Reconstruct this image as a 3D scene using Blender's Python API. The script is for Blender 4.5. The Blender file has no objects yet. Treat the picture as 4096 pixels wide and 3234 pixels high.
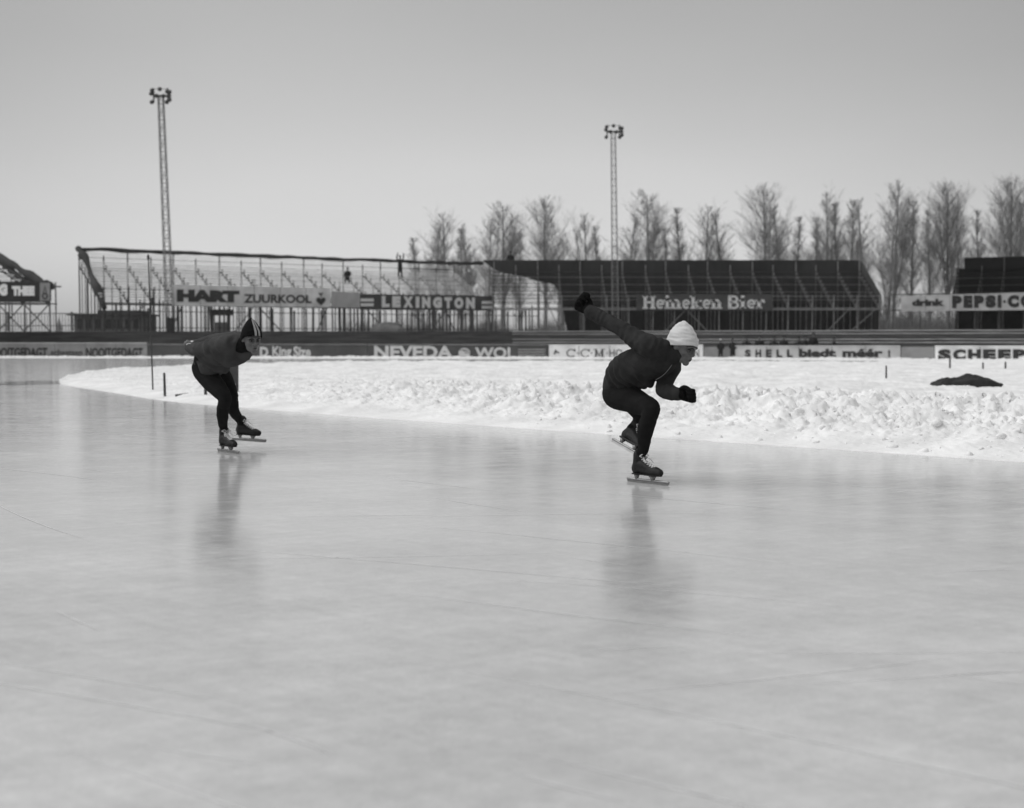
import bpy, bmesh, math, random
import numpy as np
from mathutils import Vector, Matrix
R = math.radians
SC = bpy.context.scene
COL = SC.collection
random.seed(7)

# ------------------------------------------------------------------ camera
F = 5120.0                       # focal length in full-size pixels
CH = 1.03                        # camera height (m)
PITCH = math.atan(250 / F)
cam = bpy.data.cameras.new('camera')
cam.sensor_width = 36; cam.lens = 45
cam.clip_start = .05; cam.clip_end = 6000
cam.dof.use_dof = True; cam.dof.focus_distance = 9.6; cam.dof.aperture_fstop = 2.1
camo = bpy.data.objects.new('camera', cam); COL.objects.link(camo)
camo.location = (0, 0, CH); camo.rotation_euler = (math.pi / 2 - PITCH, 0, 0)
SC.camera = camo

# ------------------------------------------------------------------ sky, sun, exposure
SUN_EL, SUN_AZ = R(52), R(-92)    # azimuth from +Y, negative = left
SKY_K = 2.0
w = bpy.data.worlds.new('World'); SC.world = w; w.use_nodes = True
nt = w.node_tree; nt.nodes.clear()
sky = nt.nodes.new('ShaderNodeTexSky'); sky.sky_type = 'NISHITA'; sky.sun_disc = False
sky.sun_elevation = SUN_EL; sky.sun_rotation = SUN_AZ
sky.air_density = 1.6; sky.dust_density = 4.0; sky.ozone_density = 1.0; sky.altitude = 0
bw = nt.nodes.new('ShaderNodeRGBToBW')
tc = nt.nodes.new('ShaderNodeTexCoord')
nz = nt.nodes.new('ShaderNodeTexNoise'); nz.inputs['Scale'].default_value = 1.6; nz.inputs['Detail'].default_value = 3
mp = nt.nodes.new('ShaderNodeMapping'); mp.inputs['Scale'].default_value = (1, 1, 3)
mr = nt.nodes.new('ShaderNodeMapRange'); mr.inputs[1].default_value = .3; mr.inputs[2].default_value = .7
mr.inputs[3].default_value = .93; mr.inputs[4].default_value = 1.05
mu = nt.nodes.new('ShaderNodeMath'); mu.operation = 'MULTIPLY'
bg = nt.nodes.new('ShaderNodeBackground'); bg.inputs['Strength'].default_value = 0.08
wo = nt.nodes.new('ShaderNodeOutputWorld')
L = nt.links.new
L(sky.outputs[0], bw.inputs[0]); L(tc.outputs['Generated'], mp.inputs[0]); L(mp.outputs[0], nz.inputs['Vector'])
sx_ = nt.nodes.new('ShaderNodeSeparateXYZ'); L(tc.outputs['Generated'], sx_.inputs[0])
ev = nt.nodes.new('ShaderNodeFloatCurve')      # overcast: bright low cloud at the horizon, duller above
cv = ev.mapping.curves[0]; cv.points[0].location = (0, .80); cv.points[1].location = (1, .45)
for p in ((.05, .62), (.12, .42), (.22, .30), (.32, .28), (.5, .34), (.75, .44)): cv.points.new(*p)
ev.mapping.update(); L(sx_.outputs[2], ev.inputs['Value'])
mv = nt.nodes.new('ShaderNodeMath'); mv.operation = 'MULTIPLY'; mv.inputs[1].default_value = 3.0; L(ev.outputs[0], mv.inputs[0])
pw = nt.nodes.new('ShaderNodeMath'); pw.operation = 'POWER'; pw.inputs[1].default_value = .55; L(bw.outputs[0], pw.inputs[0])   # thick cloud evens the sky out
pm = nt.nodes.new('ShaderNodeMath'); pm.operation = 'MULTIPLY'; pm.inputs[1].default_value = SKY_K; L(pw.outputs[0], pm.inputs[0])
mw = nt.nodes.new('ShaderNodeMath'); mw.operation = 'MULTIPLY'; L(pm.outputs[0], mw.inputs[0]); L(mv.outputs[0], mw.inputs[1])
L(nz.outputs[0], mr.inputs[0]); L(mw.outputs[0], mu.inputs[0]); L(mr.outputs[0], mu.inputs[1])
x2 = nt.nodes.new('ShaderNodeMath'); x2.operation = 'MULTIPLY'; L(sx_.outputs[0], x2.inputs[0]); L(sx_.outputs[0], x2.inputs[1])
xr = nt.nodes.new('ShaderNodeMapRange'); xr.interpolation_type = 'SMOOTHSTEP'; xr.inputs[1].default_value = 0; xr.inputs[2].default_value = .2   # the cloud is thinner straight ahead
xr.inputs[3].default_value = 1.16; xr.inputs[4].default_value = .90; L(x2.outputs[0], xr.inputs[0])
mx = nt.nodes.new('ShaderNodeMath'); mx.operation = 'MULTIPLY'; L(mu.outputs[0], mx.inputs[0]); L(xr.outputs[0], mx.inputs[1])
L(mx.outputs[0], bg.inputs['Color']); L(bg.outputs[0], wo.inputs[0])
sl = bpy.data.lights.new('sun', 'SUN'); sl.energy = 0.95; sl.angle = R(55); sl.color = (1, 1, 1)
so = bpy.data.objects.new('sun', sl); COL.objects.link(so)
so.rotation_euler = (math.pi / 2 - SUN_EL, 0, math.pi - SUN_AZ)
so.location = (-10, 20, 30)
SC.view_settings.view_transform = 'Standard'; SC.view_settings.look = 'None'
SC.view_settings.exposure = 0.54; SC.view_settings.gamma = 1.0
SC.render.film_transparent = False

# ------------------------------------------------------------------ helpers
def ray(fx, fy):
    X = (fx - 2048) / F; U = -(fy - 1617) / F
    c, s = math.cos(PITCH), math.sin(PITCH)
    return Vector((X, U * s + c, U * c - s))
def at(fx, fy, Y):
    d = ray(fx, fy); return Vector((0, 0, CH)) + d * (Y / d.y)
def at_ground(fx, fy, z=0.0):
    d = ray(fx, fy); return Vector((0, 0, CH)) + d * ((z - CH) / d.z)
def link(name, me, parent=None, mat=None):
    o = bpy.data.objects.new(name, me); COL.objects.link(o)
    if mat and not me.materials: me.materials.append(mat)
    if parent: o.parent = parent
    return o
def empty(name, loc=(0, 0, 0)):
    o = bpy.data.objects.new(name, None); COL.objects.link(o); o.location = loc; o.empty_display_size = .2
    return o
def tag(o, label=None, cat=None, group=None, kind=None):
    if label: o['label'] = label
    if cat: o['category'] = cat
    if group: o['group'] = group
    if kind: o['kind'] = kind
    return o
def from_bm(name, bm, mat, parent=None, smooth=False, origin=None):
    if parent is not None:
        m = parent.matrix_basis.inverted()
        if parent.parent: m = m @ parent.parent.matrix_basis.inverted()
        bm.transform(m)
    elif origin is not None:
        bm.transform(Matrix.Translation(-Vector(origin)))
    me = bpy.data.meshes.new(name); bm.to_mesh(me); bm.free()
    if smooth:
        me.polygons.foreach_set('use_smooth', [True] * len(me.polygons))
    o = link(name, me, parent, mat)
    if parent is None and origin is not None: o.location = origin
    return o
def box(bm, c, sx, sy, sz, rot=None):
    m = Matrix.Translation(Vector(c)) @ (rot.to_4x4() if rot else Matrix()) @ Matrix.Diagonal((sx, sy, sz, 1))
    bmesh.ops.create_cube(bm, size=1, matrix=m)
def frame(d, up=Vector((0, 0, 1))):
    d = Vector(d).normalized()
    if abs(d.dot(up)) > .98: up = Vector((0, 1, 0)) if abs(d.y) < .9 else Vector((1, 0, 0))
    x = d.cross(up).normalized(); y = x.cross(d).normalized()
    return x, y, d
def bar(bm, a, b, w, h=None):
    a, b = Vector(a), Vector(b); h = h or w
    x, y, d = frame(b - a)
    m = Matrix((x, y, d)).transposed()
    box(bm, (a + b) / 2, w, h, (b - a).length, m)
def loft(bm, secs, n=20, cap=True):
    """secs: (centre, U, V): closed rings, rounded caps"""
    ss = list(secs)
    if cap:
        def capr(s0, s1):
            c, U, V = s0; d = (c - s1[0]).normalized(); r = min(U.length, V.length)
            return [(c + d * r * math.sin(a), U * math.cos(a), V * math.cos(a)) for a in (R(75), R(50), R(25))]
        ss = capr(ss[0], ss[1]) + ss + capr(ss[-1], ss[-2])[::-1]
    rings = []
    for c, U, V in ss:
        rings.append([bm.verts.new(c + U * math.cos(2 * math.pi * i / n) + V * math.sin(2 * math.pi * i / n)) for i in range(n)])
    for a, b in zip(rings, rings[1:]):
        for i in range(n):
            j = (i + 1) % n
            bm.faces.new((a[i], a[j], b[j], b[i]))
    bm.faces.new(rings[0][::-1]); bm.faces.new(rings[-1])
def catmull(p, m):
    """p list of tuples of floats -> smooth resample"""
    P = np.array(p, float); n = len(P)
    if n == 2:
        return [P[0] + (P[1] - P[0]) * t for t in np.linspace(0, 1, m + 1)]
    Q = np.vstack([2 * P[0] - P[1], P, 2 * P[-1] - P[-2]]); out = []
    for i in range(n - 1):
        a, b, c, d = Q[i:i + 4]
        for t in np.linspace(0, 1, m, endpoint=False):
            out.append(.5 * (2 * b + (c - a) * t + (2 * a - 5 * b + 4 * c - d) * t * t + (3 * b - a - 3 * c + d) * t ** 3))
    out.append(P[-1]); return out
def tube(bm, pts, m=5, n=14, flat=1.0, extra=0.0, cap=True):
    """pts: (Vector, radius)"""
    q = catmull([(*p, r) for p, r in pts], m)
    cs = [Vector(a[:3]) for a in q]; rs = [max(a[3] + extra, .0005) for a in q]
    secs = []; x = None
    for i, c in enumerate(cs):
        d = (cs[min(i + 1, len(cs) - 1)] - cs[max(i - 1, 0)]).normalized()
        if x is None: x, y, _ = frame(d)
        else:
            x = (x - d * x.dot(d)).normalized(); y = x.cross(d)
        secs.append((c, x * rs[i], y * rs[i] * flat))
    loft(bm, secs, n, cap)
def ell(bm, c, rx, ry, rz, M=None, seg=20):
    m = Matrix.Translation(Vector(c)) @ Matrix.Diagonal((rx, ry, rz, 1))
    if M: m = M @ m
    bmesh.ops.create_uvsphere(bm, u_segments=seg, v_segments=max(6, seg // 2 + 2), radius=1, matrix=m)
def fuse(bm, voxel, it=5, fac=.5, fn=None):
    """join overlapping solids into one continuous skin; returns a mesh"""
    me = bpy.data.meshes.new('tmp'); bmesh.ops.recalc_face_normals(bm, faces=bm.faces); bm.to_mesh(me); bm.free()
    o = bpy.data.objects.new('tmp', me); COL.objects.link(o)
    r = o.modifiers.new('r', 'REMESH'); r.mode = 'VOXEL'; r.voxel_size = voxel; r.adaptivity = 0
    if it:
        s = o.modifiers.new('s', 'SMOOTH'); s.factor = fac; s.iterations = it
    dg = bpy.context.evaluated_depsgraph_get(); dg.update()
    out = bpy.data.meshes.new_from_object(o.evaluated_get(dg))
    bpy.data.objects.remove(o); bpy.data.meshes.remove(me)
    if fn:
        n = len(out.vertices); co = np.empty(n * 3); out.vertices.foreach_get('co', co); co = co.reshape(-1, 3)
        no = np.empty(n * 3); out.vertices.foreach_get('normal', no); no = no.reshape(-1, 3)
        co = fn(co, no); out.vertices.foreach_set('co', co.ravel()); out.update()
    out.polygons.foreach_set('use_smooth', [True] * len(out.polygons))
    return out
def add_mesh(name, me, mat, parent):
    m = parent.matrix_basis.inverted()
    if parent.parent: m = m @ parent.parent.matrix_basis.inverted()
    me.transform(m); me.name = name
    me.materials.clear(); me.materials.append(mat)
    return link(name, me, parent)

# numpy gradient noise -------------------------------------------------
_rs = np.random.RandomState(3); _perm = _rs.permutation(512); _perm = np.concatenate([_perm, _perm, _perm])
_g = _rs.uniform(0, 2 * np.pi, 512); _gx, _gy = np.cos(_g), np.sin(_g)
def noise2(x, y):
    xi = np.floor(x).astype(int); yi = np.floor(y).astype(int); xf = x - xi; yf = y - yi
    xi &= 511; yi &= 511
    u = xf ** 3 * (xf * (xf * 6 - 15) + 10); v = yf ** 3 * (yf * (yf * 6 - 15) + 10)
    def g(ix, iy, dx, dy):
        h = _perm[_perm[ix & 511] + (iy & 511)] & 511
        return _gx[h] * dx + _gy[h] * dy
    a = g(xi, yi, xf, yf); b = g(xi + 1, yi, xf - 1, yf); c = g(xi, yi + 1, xf, yf - 1); d = g(xi + 1, yi + 1, xf - 1, yf - 1)
    return (a + u * (b - a)) * (1 - v) + (c + u * (d - c)) * v
def fbm(x, y, o=4, g=.5):
    s = 0; a = 1
    for i in range(o):
        s = s + a * noise2(x + 17.3 * i, y - 9.1 * i); x = x * 2.03; y = y * 2.03; a *= g
    return s
def billow(x, y, o=4, g=.5):
    s = 0; a = 1
    for i in range(o):
        s = s + a * (np.abs(noise2(x + 7.7 * i, y + 3.1 * i)) * 2); x = x * 2.1; y = y * 2.1; a *= g
    return s

# ------------------------------------------------------------------ materials
def mat(name, g, rough=.8, var=.15, scale=6, bump=0.0, bscale=40, spec=.3, metal=0, stretch=(1, 1, 1), detail=5):
    m = bpy.data.materials.new(name); m.use_nodes = True; n = m.node_tree; n.nodes.clear()
    out = n.nodes.new('ShaderNodeOutputMaterial'); b = n.nodes.new('ShaderNodeBsdfPrincipled')
    t = n.nodes.new('ShaderNodeTexCoord'); mp = n.nodes.new('ShaderNodeMapping'); mp.inputs['Scale'].default_value = stretch
    z = n.nodes.new('ShaderNodeTexNoise'); z.inputs['Scale'].default_value = scale; z.inputs['Detail'].default_value = detail
    cr = n.nodes.new('ShaderNodeValToRGB')
    lo, hi = g * (1 - var), min(1, g * (1 + var))
    cr.color_ramp.elements[0].position = .3; cr.color_ramp.elements[0].color = (lo, lo, lo, 1)
    cr.color_ramp.elements[1].position = .7; cr.color_ramp.elements[1].color = (hi, hi, hi, 1)
    l = n.links.new
    l(t.outputs['Object'], mp.inputs[0]); l(mp.outputs[0], z.inputs['Vector']); l(z.outputs[0], cr.inputs[0]); l(cr.outputs[0], b.inputs['Base Color'])
    b.inputs['Roughness'].default_value = rough; b.inputs['Specular IOR Level'].default_value = spec; b.inputs['Metallic'].default_value = metal
    if bump:
        z2 = n.nodes.new('ShaderNodeTexNoise'); z2.inputs['Scale'].default_value = bscale; z2.inputs['Detail'].default_value = 4
        bp = n.nodes.new('ShaderNodeBump'); bp.inputs['Strength'].default_value = bump; bp.inputs['Distance'].default_value = .01
        l(mp.outputs[0], z2.inputs['Vector']); l(z2.outputs[0], bp.inputs['Height']); l(bp.outputs[0], b.inputs['Normal'])
    l(b.outputs[0], out.inputs[0]); return m
M = {}
M['snow'] = mat('snow', .77, .85, .13, 1.6, .9, 22, .2)
M['snow_clod'] = mat('snow_clod', .80, .85, .12, 8, .6, 50, .2)
M['ground'] = mat('snowy_ground', .5, .9, .3, .15)
M['earth'] = mat('embankment_earth', .12, .95, .35, .6, .5, 4)
M['plank_dark'] = mat('weathered_planks', .13, .9, .35, 1.5, stretch=(.3, 1, 4))
M['plank_light'] = mat('pale_planks', .42, .85, .25, 1.5, stretch=(.3, 1, 4))
M['bench'] = mat('bench_planks', .75, .8, .2, 2, stretch=(.5, 1, 1))
M['bench_dark'] = mat('dark_bench_planks', .06, .9, .3, 2)
M['scaf'] = mat('scaffold_wood', .085, .85, .3, 3)
M['scaf_pale'] = mat('pale_scaffold_wood', .24, .85, .25, 3)
M['canvas_black'] = mat('black_canvas', .005, .9, .35, .8)
M['canvas'] = mat('tarred_canvas', .042, .9, .35, .8, stretch=(1, 1, .3))
M['board_w'] = mat('white_board', .8, .6, .22, .9)
M['board_g'] = mat('grey_board', .5, .7, .22, .9)
M['board_mid'] = mat('dull_board', .26, .8, .22, .9)
M['board_d'] = mat('dark_board', .085, .75, .22, .9)
M['board_k'] = mat('black_board', .03, .75, .2, 1.5)
M['ink'] = mat('dark_lettering', .035, .7, .1)
M['ink_mid'] = mat('worn_lettering', .06, .7, .2)
M['paint'] = mat('pale_lettering', .82, .6, .08)
M['paint_dim'] = mat('dim_lettering', .6, .7, .12)
M['steel'] = mat('mast_steel', .22, .6, .2, 2)
M['lamp'] = mat('floodlight_casing', .06, .5, .2)
M['bark'] = mat('poplar_bark', .2, .95, .3, 1.2)
M['twig'] = mat('poplar_twigs', .27, .95, .25, 1.0)
M['brush'] = mat('far_brush', .16, .95, .4, .6)
M['knit_dark'] = mat('dark_sweater_knit', .030, .95, .25, 9, .35, 160, .1)
M['knit_mid'] = mat('grey_sweater_knit', .055, .95, .2, 9, .35, 160, .1)
M['tights'] = mat('black_wool_tights', .013, .95, .25, 12, .3, 200, .08)
M['glove'] = mat('black_knit_glove', .009, .97, .3, 30, .8, 220, .05)
M['hat_w'] = mat('white_knit_cap', .62, .92, .05, 12, .35, 240, .1)
M['hat_k'] = mat('black_knit_cap', .007, .95, .2, 12, .35, 240, .1)
M['stripe'] = mat('pale_cap_stripe', .32, .9, .06)
M['skin'] = mat('skin', .12, .55, .16, 22, .15, 120, .35)
M['hair'] = mat('dark_hair', .015, .8, .2)
M['eye'] = mat('eye', .12, .2, .05); M['iris'] = mat('iris', .01, .2, .05)
M['lip'] = mat('lips', .04, .5, .1)
M['mouth'] = mat('open_mouth', .012, .6, .1)
M['leather'] = mat('black_boot_leather', .012, .6, .3, 25, .3, 60, .3)
M['lace'] = mat('pale_bootlace', .7, .8, .1)
M['metal'] = mat('blade_steel', .22, .45, .15, 14, metal=.75, spec=.5)
M['metal_tube'] = mat('blade_tube_steel', .3, .4, .12, 14, metal=.85, spec=.5)
M['wood_post'] = mat('marker_post_wood', .06, .85, .25, 8)
M['tarp'] = mat('dark_tarpaulin', .022, .8, .4, 6, .6, 14)
M['coat'] = mat('dark_coat', .02, .9, .2)
M['scarf'] = mat('pale_scarf', .6, .9, .1)
M['hut'] = mat('hut_boards', .16, .85, .2, 1, stretch=(4, 4, 1))
M['hut_dark'] = mat('hut_openings', .04, .7, .2)
M['roof'] = mat('roofing_felt', .08, .9, .2)

# ice: dusty white diffuse body under a wet-looking skin
def ice_material():
    m = bpy.data.materials.new('rink_ice'); m.use_nodes = True; n = m.node_tree; n.nodes.clear(); l = n.links.new
    out = n.nodes.new('ShaderNodeOutputMaterial'); b = n.nodes.new('ShaderNodeBsdfPrincipled')
    t = n.nodes.new('ShaderNodeTexCoord')
    rot = n.nodes.new('ShaderNodeMapping'); rot.inputs['Rotation'].default_value = (0, 0, R(38))
    rot.inputs['Scale'].default_value = (.7, 1.0, 1)
    l(t.outputs['Object'], rot.inputs[0])
    def noise(scale, detail=5, rough=.55, src=None):
        z = n.nodes.new('ShaderNodeTexNoise'); z.inputs['Scale'].default_value = scale; z.inputs['Detail'].default_value = detail
        z.inputs['Roughness'].default_value = rough; l((src or rot).outputs[0] if not src else src, z.inputs['Vector']); return z.outputs[0]
    big = noise(.9, 4); mid = noise(5, 6, .65)
    def along(deg, sx, sy):
        v = n.nodes.new('ShaderNodeVectorRotate'); v.rotation_type = 'Z_AXIS'; v.inputs['Angle'].default_value = R(-deg); l(t.outputs['Object'], v.inputs['Vector'])
        m_ = n.nodes.new('ShaderNodeMapping'); m_.inputs['Scale'].default_value = (sx, sy, 1); l(v.outputs[0], m_.inputs[0]); return m_.outputs[0]
    streak = noise(1.6, 5, .6, along(33, .6, 9)); streak2 = noise(1.5, 4, .6, along(-44, .5, 14))
    def mr(src, a, b_, c, d):
        k = n.nodes.new('ShaderNodeMapRange'); k.inputs[1].default_value = a; k.inputs[2].default_value = b_
        k.inputs[3].default_value = c; k.inputs[4].default_value = d; l(src, k.inputs[0]); return k.outputs[0]
    def mth(op, a, b_):
        k = n.nodes.new('ShaderNodeMath'); k.operation = op
        for i, s in enumerate((a, b_)):
            if isinstance(s, (int, float)): k.inputs[i].default_value = s
            else: l(s, k.inputs[i])
        return k.outputs[0]
    c = mth('MULTIPLY', mr(big, .3, .7, .86, 1.10), mr(mid, .3, .7, .90, 1.09))
    c = mth('MULTIPLY', c, mr(streak, .35, .7, .97, 1.04)); c = mth('MULTIPLY', c, mr(streak2, .4, .7, .98, 1.04))
    frost = noise(75, 4, .8, t.outputs['Object']); frost2 = noise(16, 4, .7, t.outputs['Object'])
    c = mth('MULTIPLY', c, mr(frost, .3, .7, .90, 1.10)); c = mth('MULTIPLY', c, mr(frost2, .3, .7, .93, 1.07))
    c = mth('MULTIPLY', c, ICE_G)
    cc = n.nodes.new('ShaderNodeCombineColor')
    for i in range(3): l(c, cc.inputs[i])
    l(cc.outputs[0], b.inputs['Base Color'])
    rr = mth('ADD', mr(mid, .3, .7, .08, .15), mr(streak, .4, .7, 0, .06))
    l(rr, b.inputs['Roughness']); b.inputs['IOR'].default_value = 1.36; b.inputs['Specular IOR Level'].default_value = .5
    fine = noise(42, 5, .7, t.outputs['Object'])
    bp = n.nodes.new('ShaderNodeBump'); bp.inputs['Strength'].default_value = .16; bp.inputs['Distance'].default_value = .006
    hh = mth('ADD', mth('MULTIPLY', fine, .35), mth('ADD', mth('MULTIPLY', streak, .25), mth('MULTIPLY', mid, .8)))
    l(hh, bp.inputs['Height']); l(bp.outputs[0], b.inputs['Normal'])
    l(b.outputs[0], out.inputs[0]); return m
ICE_G = .52
M['ice'] = ice_material()

# ------------------------------------------------------------------ ground, ice, snow
def sheet(name, x0, x1, y0, y1, z, m):
    bm = bmesh.new(); v = [bm.verts.new(p) for p in ((x0, y0, z), (x1, y0, z), (x1, y1, z), (x0, y1, z))]; bm.faces.new(v)
    o = from_bm(name, bm, m); tag(o, kind='structure'); return o
sheet('ground', -2500, 2500, -200, 4500, -.06, M['ground'])
sheet('ice_track', -75, 75, -25, 80, 0, M['ice'])

near = [(-11.5, 32.5), (-10.9, 31.0), (-9.7, 28.7), (-7.8, 25.4), (-5.9, 22.1), (-2.95, 18.5), (0, 15.3), (4.36, 10.9), (9, 6.2), (18, -2.9)]
far = [(-11.7, 33.2), (-12.4, 37.0), (-12.5, 40), (-12.0, 44), (-10.4, 51), (-5.7, 55), (0, 56), (12, 55.5), (26, 53), (52, 40)]
def resample(p, dens):
    q = np.array(catmull(p, 24)); s = np.concatenate([[0], np.cumsum(np.linalg.norm(np.diff(q, axis=0), axis=1))])
    return lambda f: np.stack([np.interp(f * s[-1], s, q[:, 0]), np.interp(f * s[-1], s, q[:, 1])], 1), s
nearf, sn = resample(near, 0)
# parameter values of the control points so that near[i] pairs with far[i]
def param_curve(p, tt):
    q = np.array(catmull(p, 24)); k = np.linspace(0, 1, len(q)); return np.stack([np.interp(tt, k, q[:, 0]), np.interp(tt, k, q[:, 1])], 1)
NS, NT = 1300, 420
# dense where the near edge is close to the camera
qn = np.array(catmull(near, 24)); seg = np.linalg.norm(np.diff(qn, axis=0), axis=1)
wgt = seg / np.maximum(np.hypot(qn[1:, 0], qn[1:, 1]), 8); cum = np.concatenate([[0], np.cumsum(wgt)]); cum /= cum[-1]
tt = np.interp(np.linspace(0, 1, NS), cum, np.linspace(0, 1, len(qn)))
N_ = param_curve(near, tt); F_ = param_curve(far, tt)
k = np.linspace(0, 1, NT); gk = (np.exp(3.6 * k) - 1) / (math.exp(3.6) - 1)
P = N_[:, None, :] + (F_ - N_)[:, None, :] * gk[None, :, None]
Lr = np.linalg.norm(F_ - N_, axis=1)
X, Y = P[..., 0], P[..., 1]
dirv = (F_ - N_) / np.maximum(Lr, .01)[:, None]
# true distance to the near edge line (perpendicular-ish)
tan = np.gradient(N_, axis=0); tan /= np.linalg.norm(tan, axis=1)[:, None]
perp = np.abs(dirv[:, 0] * tan[:, 1] - dirv[:, 1] * tan[:, 0])
D = gk[None, :] * (Lr * np.clip(perp, .2, 1))[:, None]
D = D + .09 * fbm(X * 1.3, Y * 1.3, 3) * np.clip(D * 2, 0, 1)
E = (1 - gk[None, :]) * Lr[:, None]          # distance to the far edge
def sm(x, a, b):
    t = np.clip((x - a) / (b - a), 0, 1); return t * t * (3 - 2 * t)
side = sm(X, -7.5, 3.0)                     # heap grows to the right
ridge = sm(D, .15, 1.7) * (1 - sm(D, 3.2, 6.5))
WX, WY = X + .12 * fbm(X * 2.2, Y * 2.2 + 30, 3), Y + .12 * fbm(X * 2.2 + 50, Y * 2.2, 3)
lump = billow(WX * 1.5, WY * 1.5, 4, .5); lump2 = billow(WX * 4.2 + 5, WY * 4.2, 4, .6)
clod = np.maximum(0, fbm(X * 2.3 + 40, Y * 2.3, 2) + .12) ** 1.3
Z = .012 + .05 * sm(D, 0, .5) + .05 * sm(D, .5, 3)
Z += ridge * (.04 + .10 * side) * (.6 + .5 * fbm(X * .5, Y * .5, 2))
Z += ridge * (.02 + .10 * side) * (.75 * lump - .2)
Z += sm(D, .25, 1.2) * (1 - sm(D, 5.5, 10)) * (.022 + .066 * side) * (lump2 - .25) * (.5 + 1.0 * np.clip(fbm(X * .9 + 70, Y * .9, 3) + .45, 0, 1.2))
Z += ridge * side * .12 * clod
Z += sm(D, .3, 1.2) * (1 - sm(D, 5, 9)) * (.3 + .7 * side) * .030 * billow(WX * 11 + 3, WY * 11, 3, .65)
Z += sm(D, 0, .35) * .012 * billow(X * 9, Y * 9, 3, .6)
Z += sm(D, 3, 8) * .075 * fbm(X * .45, Y * 1.1, 4)
Z += sm(D, 3.5, 8) * .025 * billow(X * 1.7, Y * 1.1 + 6, 3, .6)
Z -= sm(D, 4, 8) * .05 * np.exp(-((Y - 19 - .12 * X - 1.2 * fbm(X * .1, X * 0 + 3, 2)) / .16) ** 2)
Z += sm(D, 4, 9) * .06 * np.maximum(0, fbm(X * .8 + 9, Y * 2.0, 3))
Z += .05 * sm(E, 0, 2.0) * (1 - sm(E, 2, 6)) * (1 + fbm(X, Y, 2))
Z *= sm(E, 0, .6); Z = np.maximum(Z, .004 + 0 * Z); Z[:, 0] = -.02; Z[:, -1] = -.02; Z[0, :] = -.02
co = np.stack([X, Y, Z], -1).reshape(-1, 3)
idx = np.arange(NS * NT).reshape(NS, NT)
fc = np.stack([idx[:-1, :-1], idx[1:, :-1], idx[1:, 1:], idx[:-1, 1:]], -1).reshape(-1, 4)
me = bpy.data.meshes.new('snow_infield')
me.vertices.add(len(co)); me.vertices.foreach_set('co', co.ravel())
me.loops.add(fc.size); me.loops.foreach_set('vertex_index', fc.ravel().astype(np.int32))
me.polygons.add(len(fc)); me.polygons.foreach_set('loop_start', (np.arange(len(fc)) * 4).astype(np.int32))
me.polygons.foreach_set('loop_total', np.full(len(fc), 4, np.int32)); me.update(calc_edges=True); me.validate()
me.polygons.foreach_set('use_smooth', [True] * len(me.polygons))
tag(link('snow_field', me, None, M['snow']), kind='structure')
def snow_h(x, y):
    d2 = (X - x) ** 2 + (Y - y) ** 2; i = np.argmin(d2); return float(Z.ravel()[i])

# loose clods of ploughed snow lying on the heap
rng = random.Random(5)
bmt = bmesh.new(); bmesh.ops.create_icosphere(bmt, subdivisions=2, radius=1)
tv = np.array([v.co[:] for v in bmt.verts]); tf = np.array([[v.index for v in f.verts] for f in bmt.faces]); bmt.free()
vs, fs = [], []; cnt = 0
nr = np.random.RandomState(11)
for i in range(2600):
    s = int(NS * (.30 + .68 * nr.rand())); dd = abs(nr.normal(2.0, 1.7)) + .1
    row = int(np.searchsorted(D[s], dd)); row = min(row, NT - 2)
    x, y, z = X[s, row], Y[s, row], Z[s, row]
    sd = float(np.clip((x + 9) / 13, .08, 1))
    if nr.rand() > sd: continue
    r = (.008 + .032 * nr.rand() ** 3) * (.6 + .7 * sd)
    if nr.rand() < .03: r *= 1.7
    a = nr.rand(3) * 6.28
    rm = np.array(Matrix.Rotation(a[0], 3, 'X') @ Matrix.Rotation(a[1], 3, 'Z'))
    sc_ = np.array([1.0 + .5 * nr.rand(), .8 + .5 * nr.rand(), .6 + .3 * nr.rand()])
    jit = 1 + .28 * np.sin(tv @ nr.normal(0, 2.2, (3, 3)) + nr.rand(3) * 6)[:, :1] + .08 * nr.randn(len(tv), 1)
    pv = (tv * sc_ * r * jit) @ rm.T + [x, y, z - r * .25]
    vs.append(pv); fs.append(tf + cnt * len(tv)); cnt += 1
vs = np.concatenate(vs); fs = np.concatenate(fs)
me = bpy.data.meshes.new('snow_clods'); me.from_pydata(vs.tolist(), [], fs.tolist()); me.polygons.foreach_set('use_smooth', [True] * len(me.polygons))
tag(link('snow_clods', me, None, M['snow_clod']), 'loose clods of ploughed snow lying along the rink edge', 'snow', kind='stuff')

# thin skate scratches on the ice
bm = bmesh.new()
for i in range(85):
    y = 2.2 + 16 * rng.random() ** 1.5; x = (rng.random() - .5) * 1.0 * y + rng.uniform(-.5, .5)
    a = R(rng.choice([-44, -40, -48, -20, -30, 8, 16])) + rng.uniform(-.12, .12); Ls = rng.uniform(.3, 3.2); cv = rng.uniform(-.12, .12)
    wd = .0012 + .0014 * rng.random() + y * .0002
    # keep on the ice side of the snow edge
    if x + Ls + y > 14.2: continue
    prev = None
    for j in range(13):
        t = j / 12; aa = a + cv * (t - .5) * 2
        x += math.cos(aa) * Ls / 12; y += math.sin(aa) * Ls / 12
        ww = wd * math.sin(math.pi * (t * .94 + .03)); nx, ny = -math.sin(aa) * ww, math.cos(aa) * ww
        p = (bm.verts.new((x + nx, y + ny, .0015)), bm.verts.new((x - nx, y - ny, .0015)))
        if prev: bm.faces.new((prev[0], prev[1], p[1], p[0]))
        prev = p
M['scratch'] = mat('ice_scratch', .75, .35, .1, spec=.5)
tag(from_bm('ice_scratches', bm, M['scratch']), 'fine pale skate scratches crossing the ice', 'ice scratches', kind='stuff')
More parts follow.
